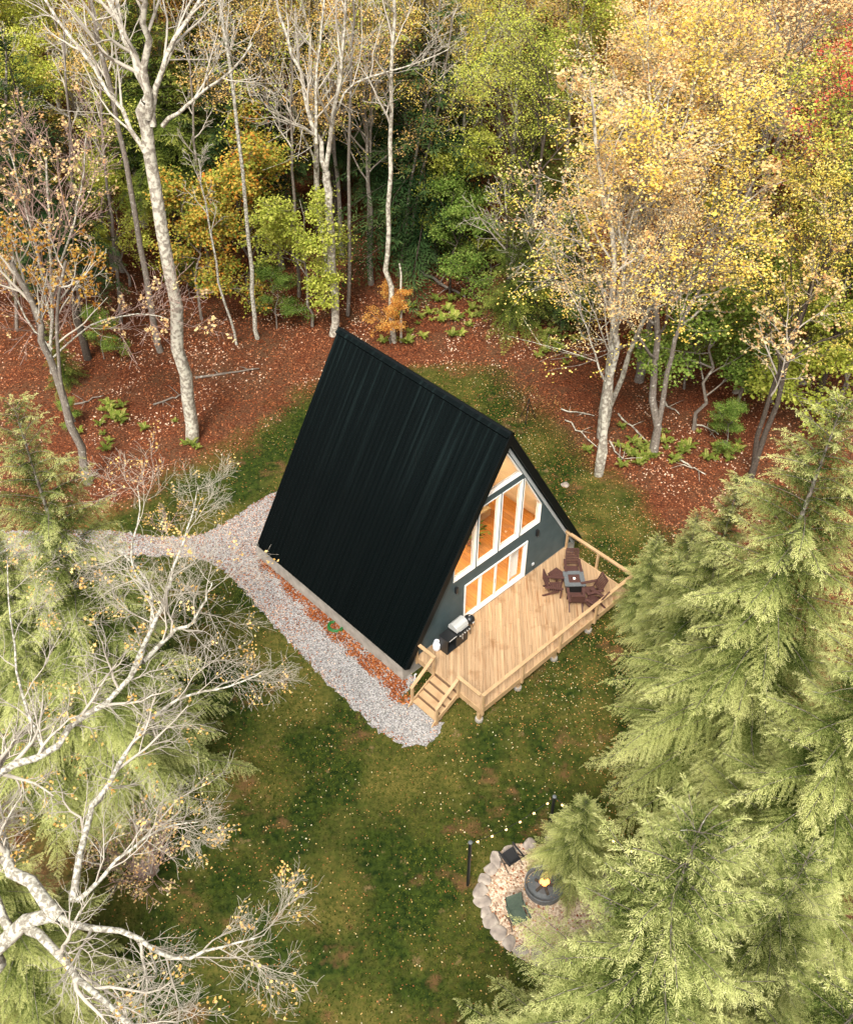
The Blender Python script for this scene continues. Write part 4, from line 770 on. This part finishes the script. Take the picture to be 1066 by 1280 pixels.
for row in range(13):
    Yr=58.5+row*4.6+(row**1.5)*.5
    for k in range(40):
        X=-Yr*.50+k*4.6+rg.uniform(-1.5,1.5)+(row%2)*2.3
        if X>Yr*.51+3: break
        Yy=Yr+rg.uniform(-1.8,1.8); px=533+X/(Yy*.735+32*.678)*F_ ; 
        if pdist(np.array([X]),np.array([Yy]),LAWN)[0]<6 or cnt>265: continue
        u_=rg.random(); right=px>560
        if right: 
            kind=('yellow' if u_<.52 else 'gold' if u_<.62 else 'lime' if u_<.82 else 'peach' if u_<.93 else 'olive')
            if px>760 and rg.random()<.35: kind='peach'
            if px>930 and row>5: kind='red' if u_<.5 else 'peach'
            if row<2 and u_<.35 and px<760: kind='darkgreen'
        elif px>400: kind=('darkgreen' if u_<.15 else 'yellow' if u_<.45 else 'gold' if u_<.75 else 'lime')
        else: kind=('darkgreen' if u_<.16 else 'olive' if u_<.36 else 'lime' if u_<.62 else 'yellow' if u_<.84 else 'gold')
        if row<2 and 380<px<560 and u_<.7: kind='darkgreen'
        ev=kind in('darkgreen','olive'); pr,H0=rg.choice([(eA,19),(eB,14)]) if ev else rg.choice([(pA,22),(pB,22),(pC,20),(pD,22),(pE,21)]); H=rg.uniform(13,19) if ev else rg.uniform(16,23)
        s=H/H0; w=rg.uniform(.95,1.3); inst(pr,(X,Yy,gz(X,Yy)-.1),rg.uniform(0,6.28),(s*w,s*w,s),mklab(groups[kind],row,px),kind,'dark' if ev else rg.choice(['gray','gray','pale']),'forest trees far behind the cabin ('+kind+')','tree'); cnt+=1
print('far trees',cnt)
# --- bare trees with drawn limbs
def limb(px,Yd,r0,r1):      # px: list of photo points, Yd: distance of each
    Yd=Yd if hasattr(Yd,'__len__') else [Yd]*len(px); pts=[atY(p[0],p[1],y) for p,y in zip(px,Yd)]; n=len(pts); return pts,[r0+(r1-r0)*(i/(n-1))**.8 for i in range(n)]
def densify(pts,rad,k=3,amp=.05,rg=random):
    P=[];Rr=[]
    for i in range(len(pts)-1):
        a,b=pts[i],pts[i+1]; a0=pts[max(i-1,0)]; b1=pts[min(i+2,len(pts)-1)]
        for j in range(k):
            t=j/k; t2,t3=t*t,t*t*t; q=.5*((2*a)+(b-a0)*t+(2*a0-5*a+4*b-b1)*t2+(3*a-a0-3*b+b1)*t3)
            P.append(q+Vector((rg.gauss(0,amp),rg.gauss(0,amp),rg.gauss(0,amp)))*min(1,rad[i]*6)*(0 if i==0 and j==0 else 1)); Rr.append(rad[i]+(rad[i+1]-rad[i])*t)
    return P+[pts[-1]],Rr+[rad[-1]]
def bare(name,base,limbs,P,seed,label,bark,twig='twig',leaf=None,group='bare trees round the clearing',t0s=None,leafn=0,kids0=None,L0=5,lsz=.13):
    rg=random.Random(seed); O=Vector(base); trunk=[]; out=[]; tips=[]
    for i,(pts,rad) in enumerate(limbs):
        pts,rad=densify(pts,rad,3,.10,rg); pts=[p-O for p in pts]; trunk.append((pts,rad)); dirs=[(pts[min(j+1,len(pts)-1)]-pts[max(j-1,0)]).normalized() for j in range(len(pts))]
        t0=(t0s[i] if t0s else .4)
        if t0<1: LL=sum((pts[j+1]-pts[j]).length for j in range(len(pts)-1)); Pq=dict(P,kids=((kids0[i] if kids0 else P['kids'][0]),)+tuple(P['kids'][1:])); sub(pts,rad,dirs,min(LL,L0),0,Pq,rg,out,tips,t0)
    t=empty(name,base); tag(t,label,'tree',group); branch_np(trunk,'trunk',BARK[bark],t); branch_np([(o[0],o[1]) for o in out],'branches',BARK[twig],t)
    if leaf and leafn:
        nr=rng_(seed); sel=[tips[i] for i in nr.choice(len(tips),min(leafn,len(tips)),replace=False)]; L,rn=leaf_cloud(sel,nr,3,.07,lsz,1.); mesh_np('leaves',L,4,LEAF[leaf],t,{'rnd':rn})
    return t
PB={'lv':3,'wob':.13,'up':(.10,.07,.04,.03),'kids':(7,5,4),'t0':(.3,.2,.15),'ang':((25,55),(25,60),(25,60)),'len':((.5,.85),(.45,.7),(.4,.65)),'rmin':.009}
def ftree(foot_px,limbs_px,**k):
    q=G(*foot_px); base=(q.x,q.y,gz(q.x,q.y)-.1); L=[]
    for px,dY,r0,r1 in limbs_px: L.append(limb(px,[q.y+d for d in (dY if hasattr(dY,'__len__') else [dY]*len(px))],r0,r1))
    return bare(base=base,limbs=L,**k)
ftree((240,553),[([(240,556),(228,470),(207,340),(185,200),(180,130)],0,.34,.24),([(180,130),(165,75),(140,20),(110,-70)],[0,.3,1,2],.20,.08),([(183,150),(178,60),(172,-20),(170,-90)],[0,-.2,-.5,-1],.17,.07),([(188,160),(195,90),(232,30),(262,-30)],[0,0,.6,1.2],.14,.05),([(182,200),(150,140),(90,60),(40,-20)],[0,.5,1.5,2.5],.12,.05),([(200,160),(235,130),(270,105),(312,55)],[0,-.4,-.8,-1.2],.10,.035)],
 name='bare_tree',P=PB,seed=31,label='tallest pale lichened bare tree standing on the leaves left of the cabin',bark='pale',t0s=[.97,.2,.2,.2,.2,.3],kids0=[0,7,7,7,7,6])
ftree((413,425),[([(413,428),(414,330),(406,240),(404,215)],0,.24,.19),([(404,215),(388,160),(370,90),(345,20),(330,-50)],[0,.3,.8,1.2,1.6],.13,.05),([(404,215),(412,150),(425,70),(430,-40)],[0,-.2,-.4,-.6],.13,.05),([(392,180),(391,110),(398,30),(405,-50)],[0,.3,.6,1],.09,.035),([(414,145),(440,105),(500,85),(555,62)],[0,-.5,-1,-1.5],.07,.025),([(392,172),(372,158),(345,152),(320,120)],[0,-.5,-1,-1.2],.05,.02)],
 name='bare_tree',P=PB,seed=32,label='smooth grey bare tree rising behind the left end of the roof ridge',bark='pale',t0s=[.97,.15,.15,.15,.25,.3],kids0=[0,8,8,7,6,4])
ftree((112,606),[([(112,610),(92,530),(62,450),(40,390),(12,330)],0,.22,.10),([(92,530),(72,470),(70,400),(80,330)],0,.10,.06)],name='oak_tree',P=PB,seed=33,label='leaning dark grey tree at the left whose trunk ends in the path side litter',bark='gray',t0s=[.6,.5],kids0=[6,5],leaf='orange',leafn=160)
ftree((62,560),[([(64,470),(62,360),(60,280),(55,200)],0,.09,.04),([(62,400),(45,320),(28,260),(8,190)],0,.06,.03),([(62,380),(85,300),(100,240),(105,170)],0,.06,.03),([(64,440),(30,400),(0,330),(-30,280)],0,.06,.03),([(66,450),(110,410),(170,395),(205,400)],[0,-.5,-1,-1.5],.05,.02)],name='bare_tree',P=dict(PB,kids=(11,6,4)),seed=34,label='bare whitish many limbed tree at the upper left edge',bark='white',twig='redtwig',t0s=[.1]*5,leaf='peach',leafn=220)
ftree((322,430),[([(323,432),(317,370),(305,260),(288,120),(270,0),(262,-60)],0,.14,.05)],name='birch_tree',P=PB,seed=35,label='slender mottled birch left of the roof, the taller of two',bark='white',t0s=[.6],kids0=[9],L0=3)
ftree((298,440),[([(298,443),(285,400),(268,330),(253,255),(245,200)],0,.085,.04)],name='birch_tree',P=PB,seed=36,label='short thin white birch stem left of the taller birch',bark='white',t0s=[.6],kids0=[6],L0=2.5)
ftree((200,447),[([(202,450),(185,370),(168,280),(145,160),(118,50),(100,-40)],0,.20,.08)],name='bare_tree',P=PB,seed=37,label='brownish trunk leaning left behind the tallest pale tree',bark='gray',t0s=[.6],kids0=[8],L0=4)
ftree((490,430),[([(492,436),(486,360),(482,290),(484,180),(487,60),(488,-40)],0,.17,.07),([(500,432),(500,380),(497,330)],0,.08,.05)],name='lichen_tree',P=PB,seed=38,label='straight lichened trunk just behind the middle of the roof ridge',bark='pale',t0s=[.6,1.],kids0=[8,0],L0=4)
for i,(a,l) in enumerate([([(150,410),(140,310),(128,200),(120,80)],'slim stem left of the brownish trunk'),([(262,360),(250,270),(240,180),(232,60)],'slim stem behind the golden young tree'),([(372,372),(366,280),(362,180),(360,60)],'slim stem left of the ridge tree'),([(462,350),(458,260),(460,160),(462,40)],'slim stem left of the lichened trunk'),([(592,318),(594,230),(600,130),(604,20)],'slim stem above the fern patch'),([(20,420),(14,300),(8,180),(4,60)],'slim stem at the far left edge'),([(100,400),(92,280),(82,160),(76,40)],'slim stem behind the whitish many limbed tree'),([(497,345),(506,270),(520,180),(536,90),(545,0)],'leftmost of the slim stems behind the ridge'),([(505,342),(516,265),(530,190),(548,120),(560,20)],'middle slim stem behind the ridge'),([(433,395),(432,280),(434,180),(437,60),(438,-20)],'slim brown trunk between the ridge tree and the slim stems')]):
    ftree(a[0],[(a,0,.12,.05)],name='slim_tree',P=PB,seed=40+i,label=l,bark='gray',t0s=[.6],kids0=[7],L0=3)
for i,(a,l,b_) in enumerate([([(747,592),(756,500),(765,400),(762,300),(745,200),(735,120)],'pale grey trunk with its foot at the lawn edge right of the cabin','pale'),([(752,545),(762,440),(775,340),(790,240),(800,130)],'straight pale trunk just behind the lawn edge','pale'),([(757,530),(785,440),(815,370),(850,280),(862,150)],'pale stem leaning right out of the same clump','pale'),([(816,562),(832,470),(850,400),(895,320),(940,220)],'grey bent trunk right of the pale clump','gray'),([(797,468),(802,380),(806,260),(800,120)],'dark straight trunk behind the pale clump','gray'),([(935,602),(950,540),(968,470),(1000,390),(1040,300)],'dark trunk tilted right above the hemlock tips','dark'),([(638,412),(632,340),(628,260)],'slim dark trunk curving above the ferns','dark'),([(660,415),(664,350),(662,270)],'short dark trunk right of the ferns','dark')]):
    ftree(a[0],[(a,0,.20 if i<2 else .15,.05)],name='leaning_tree',P=PB,seed=50+i,label=l,bark=b_,t0s=[.4],kids0=[9],L0=5,leaf='peach',leafn=(160 if i<6 else 0),group='trunks at the forest edge')
# foreground bare tree, bottom left: crown close to the camera
PF=dict(PB,lv=3,kids=(11,9,7),wob=.20,rmin=.0028,len=((.6,1.),(.5,.8),(.45,.75)),up=(.05,.03,.02,.02))
def fz(px,zs,r0,r1):
    r0*=.92; r1*=.62; pts=[G(p[0],p[1],z) for p,z in zip(px,zs)]; n=len(pts); return pts,[r0+(r1-r0)*(i/(n-1))**.8 for i in range(n)]
fl=[fz([(-60,1500),(-40,1330),(-20,1230),(20,1170),(80,1150)],[-1,7,10.5,12,12.8],.30,.20),
 fz([(80,1150),(20,1090),(0,1030),(-10,985),(50,950),(110,895),(165,850),(190,790),(185,730),(150,690)],[12.8,13,13.2,13.4,13.7,14,14.3,14.5,14.8,15],.15,.03),
 fz([(180,830),(215,795),(242,780),(258,752),(266,730)],[14.3,14.3,14.5,14.7,15],.07,.018),fz([(165,850),(205,760),(225,690),(240,650),(248,610)],[14.3,14.6,14.9,15.2,15.5],.065,.015),
 fz([(95,1130),(110,1040),(150,960),(190,900),(240,870),(290,860),(330,840)],[12.8,13,13.2,13.4,13.5,13.6,13.8],.09,.018),
 fz([(80,1150),(150,1170),(220,1200),(280,1185),(335,1170)],[12.8,13,13.2,13.4,13.6],.085,.014),fz([(40,1165),(110,1230),(180,1290)],[12.3,12.8,13.2],.12,.05),
 fz([(185,740),(165,700),(175,640),(172,610)],[14.8,15,15.2,15.4],.04,.014),fz([(60,945),(30,870),(15,780),(10,700)],[13.7,14,14.3,14.6],.05,.015),fz([(100,1130),(150,1080),(200,1040),(250,1030)],[12.8,13,13.3,13.5],.06,.015),fz([(20,1170),(-10,1100),(-30,1020)],[12,12.5,13],.12,.06)]
bare('bare_tree',G(-60,1500,-1),fl,PF,61,'lichen covered bare tree with pale twisting limbs filling the bottom left','white','twig','gold',None,t0s=[1.]+[.12]*10,kids0=[0,20,8,8,12,11,7,5,7,8,7],leafn=240,L0=2.35,lsz=.060)
# pink twiggy shrub, stump, logs, ferns
q=G(190,1100); 
def shrub(q,seed,label,lm,n=9,h=1.6):
    rg=random.Random(seed); out=[];tips=[]
    for i in range(n): a=rg.uniform(0,6.28); grow(Vector((0,0,0)),(math.cos(a)*.7,math.sin(a)*.7,1),h,.03,1,dict(PB,wob=.1),rg,out,tips)
    L,rn=leaf_cloud(tips[::2],rng_(seed),2,.08,.08,1); t=empty('shrub',q); tag(t,label,'shrub'); branch_np([(o[0],o[1]) for o in out],'stems',BARK['redtwig'],t); mesh_np('foliage',L,4,LEAF[lm],t,{'rnd':rn})
shrub(q,71,'twiggy reddish shrub on the lawn edge behind the bare limbs','peach',16,2.3); shrub(G(205,668),72,'thin leafless sapling beside the gravel path','gold',3,1.5)
o=rock('boulder',1,.55,.5,.35,9); o.location=G(185,1085); tag(o,'grey boulder beside the reddish shrub','boulder')
for i,(x,y,lb,s) in enumerate([(1000,478,'pale stone at the foot of the right edge trees',.3),(918,490,'small grey rock among leaf litter near the tilted trunk',.25),(570,330,'grey rock behind the ferns',.3),(706,605,'small rock near the lawn edge',.2)]):
    o=rock('rock',1,s*1.2,s,s*.7,20+i); q=G(x,y); o.location=(q.x,q.y,gz(q.x,q.y)); tag(o,lb,'rock')
def log(a,b_,r,label,bark='pale',name='fallen_branch'):
    rg=random.Random(int(a[0]*7+a[1])); A,B=G(*a),G(*b_); A.z=gz(A.x,A.y)+r+.03; B.z=gz(B.x,B.y)+r+.06; n=6; pts=[A.lerp(B,i/n)+Vector((rg.gauss(0,.08),rg.gauss(0,.08),abs(rg.gauss(0,.03)))) for i in range(n+1)]
    m_=MB(); m_.tube([p-A for p in pts],[r*(1-.5*i/n) for i in range(n+1)],7); 
    for j in range(3): k=rg.randint(2,5); d=Vector((rg.gauss(0,1),rg.gauss(0,1),.25)).normalized()*rg.uniform(.4,1.1); m_.tube([pts[k]-A,pts[k]-A+d*.5,pts[k]-A+d+Vector((0,0,-.05))],[r*.4,r*.3,r*.15],5)
    o=m_.build(name,BARK[bark],smooth=True,fix=False); o.location=A; tag(o,label,'branch','fallen branches on the forest floor')
for a in [((245,482),(325,470),.07,'long dark fallen branch left of the roof','gray'),((190,515),(235,500),.06,'dark fallen branch beside the tall pale trunk','gray'),((95,515),(130,505),.05,'short fallen branch near the leaning tree','gray'),((520,338),(580,372),.13,'fallen log behind the fern patch','gray'),
 ((700,512),(742,520),.04,'thin pale fallen branch crossing left of the pale clump','pale'),((706,524),(745,560),.04,'thin pale fallen branch pointing down to the lawn edge','pale'),((770,515),(805,550),.05,'pale fallen branch between the clump and the bent trunk','pale'),((760,550),(780,582),.05,'short pale fallen branch below the clump','pale'),((850,570),(880,590),.05,'pale branch near the hemlock tips','pale'),((868,523),(895,540),.05,'fallen branch under the bright green tree','pale'),((828,495),(850,512),.04,'small fallen branch right of the bent trunk','pale')]: log(*a[:3],a[3],a[4])
ORD='first second third fourth fifth sixth seventh eighth ninth tenth eleventh twelfth thirteenth fourteenth fifteenth sixteenth seventeenth eighteenth nineteenth twentieth'.split(); ORD+=['twenty-'+o for o in ORD[:9]]
def fern_mesh():
    r=rng_(81); Ls=[];Rn=[]
    for i in range(9):
        a=i*.70+r.normal()*.3; L=r.uniform(.45,.85); n=26; s=np.linspace(.10,1,n); up=r.uniform(.9,1.3); base=np.stack([np.cos(a)*s**1.3*L*.62,np.sin(a)*s**1.3*L*.62,L*(up*s-.72*s**2.4)],1); T=unit(np.gradient(base,axis=0)); sv=np.array([-np.sin(a),np.cos(a),0.])
        c=r.random()
        for sg in (-1,1):
            D=unit(T*.45+sg*sv+np.array([0,0,-.1])); l=.10*np.sin(np.pi*np.clip(s*.85+.14,0,1))**.8+.01; Ls.append(leaves_np(base,D,unit(np.cross(D,T)),l,l*.34)); Rn.append(np.clip(np.full(n,c)*.75+r.random(n)*.25,0,1))
    return np.concatenate(Ls),np.concatenate(Rn)
FL,FR=fern_mesh(); f0=tag(mesh_np('fern',FL,4,LEAF['fern'],attrs={'rnd':FR}),'yellow green fern behind the roof','fern'); rg=random.Random(5); k=0
for (cx,cy,sx,sy,n,lb) in [(545,398,35,14,24,'yellow green fern in the patch behind the roof ridge'),(600,385,30,14,18,'yellow green fern in the patch left of the dark slim trunks'),(700,430,32,16,26,'green and yellow fern in the patch below the dark slim trunks'),(490,432,20,5,4,'small fern at the foot of the lichened trunk'),(145,540,26,20,17,'green fern in the litter left of the tall pale tree'),(235,560,20,4,3,'small fern at the foot of the tall pale tree'),(800,565,38,14,16,'sparse fern near the bent trunk'),(850,545,32,18,18,'sparse fern under the bright green tree'),(900,560,22,14,10,'sparse fern left of the tilted trunk')]:
    FS=[]
    for i in range(n):
        o=f0 if k==0 else f0.copy(); k+=1
        if k>1: COL.objects.link(o)
        q=G(rg.gauss(cx,sx*.8),rg.gauss(cy,sy*.8)); o.location=(q.x,q.y,gz(q.x,q.y)); o.rotation_euler=(0,0,rg.uniform(0,6.28)); o.scale=(rg.uniform(.5,1.15),)*3; FS.append(o)
    for j,o in enumerate(sorted(FS,key=lambda o:o.location.x/o.location.y)): tag(o,ORD[j]+' from the left: '+lb,'fern',lb.replace('fern','ferns'))
# remove the unplaced prototypes
for t in PROT:
    for c_ in CH[t.name]: bpy.data.objects.remove(c_)
    bpy.data.objects.remove(t)
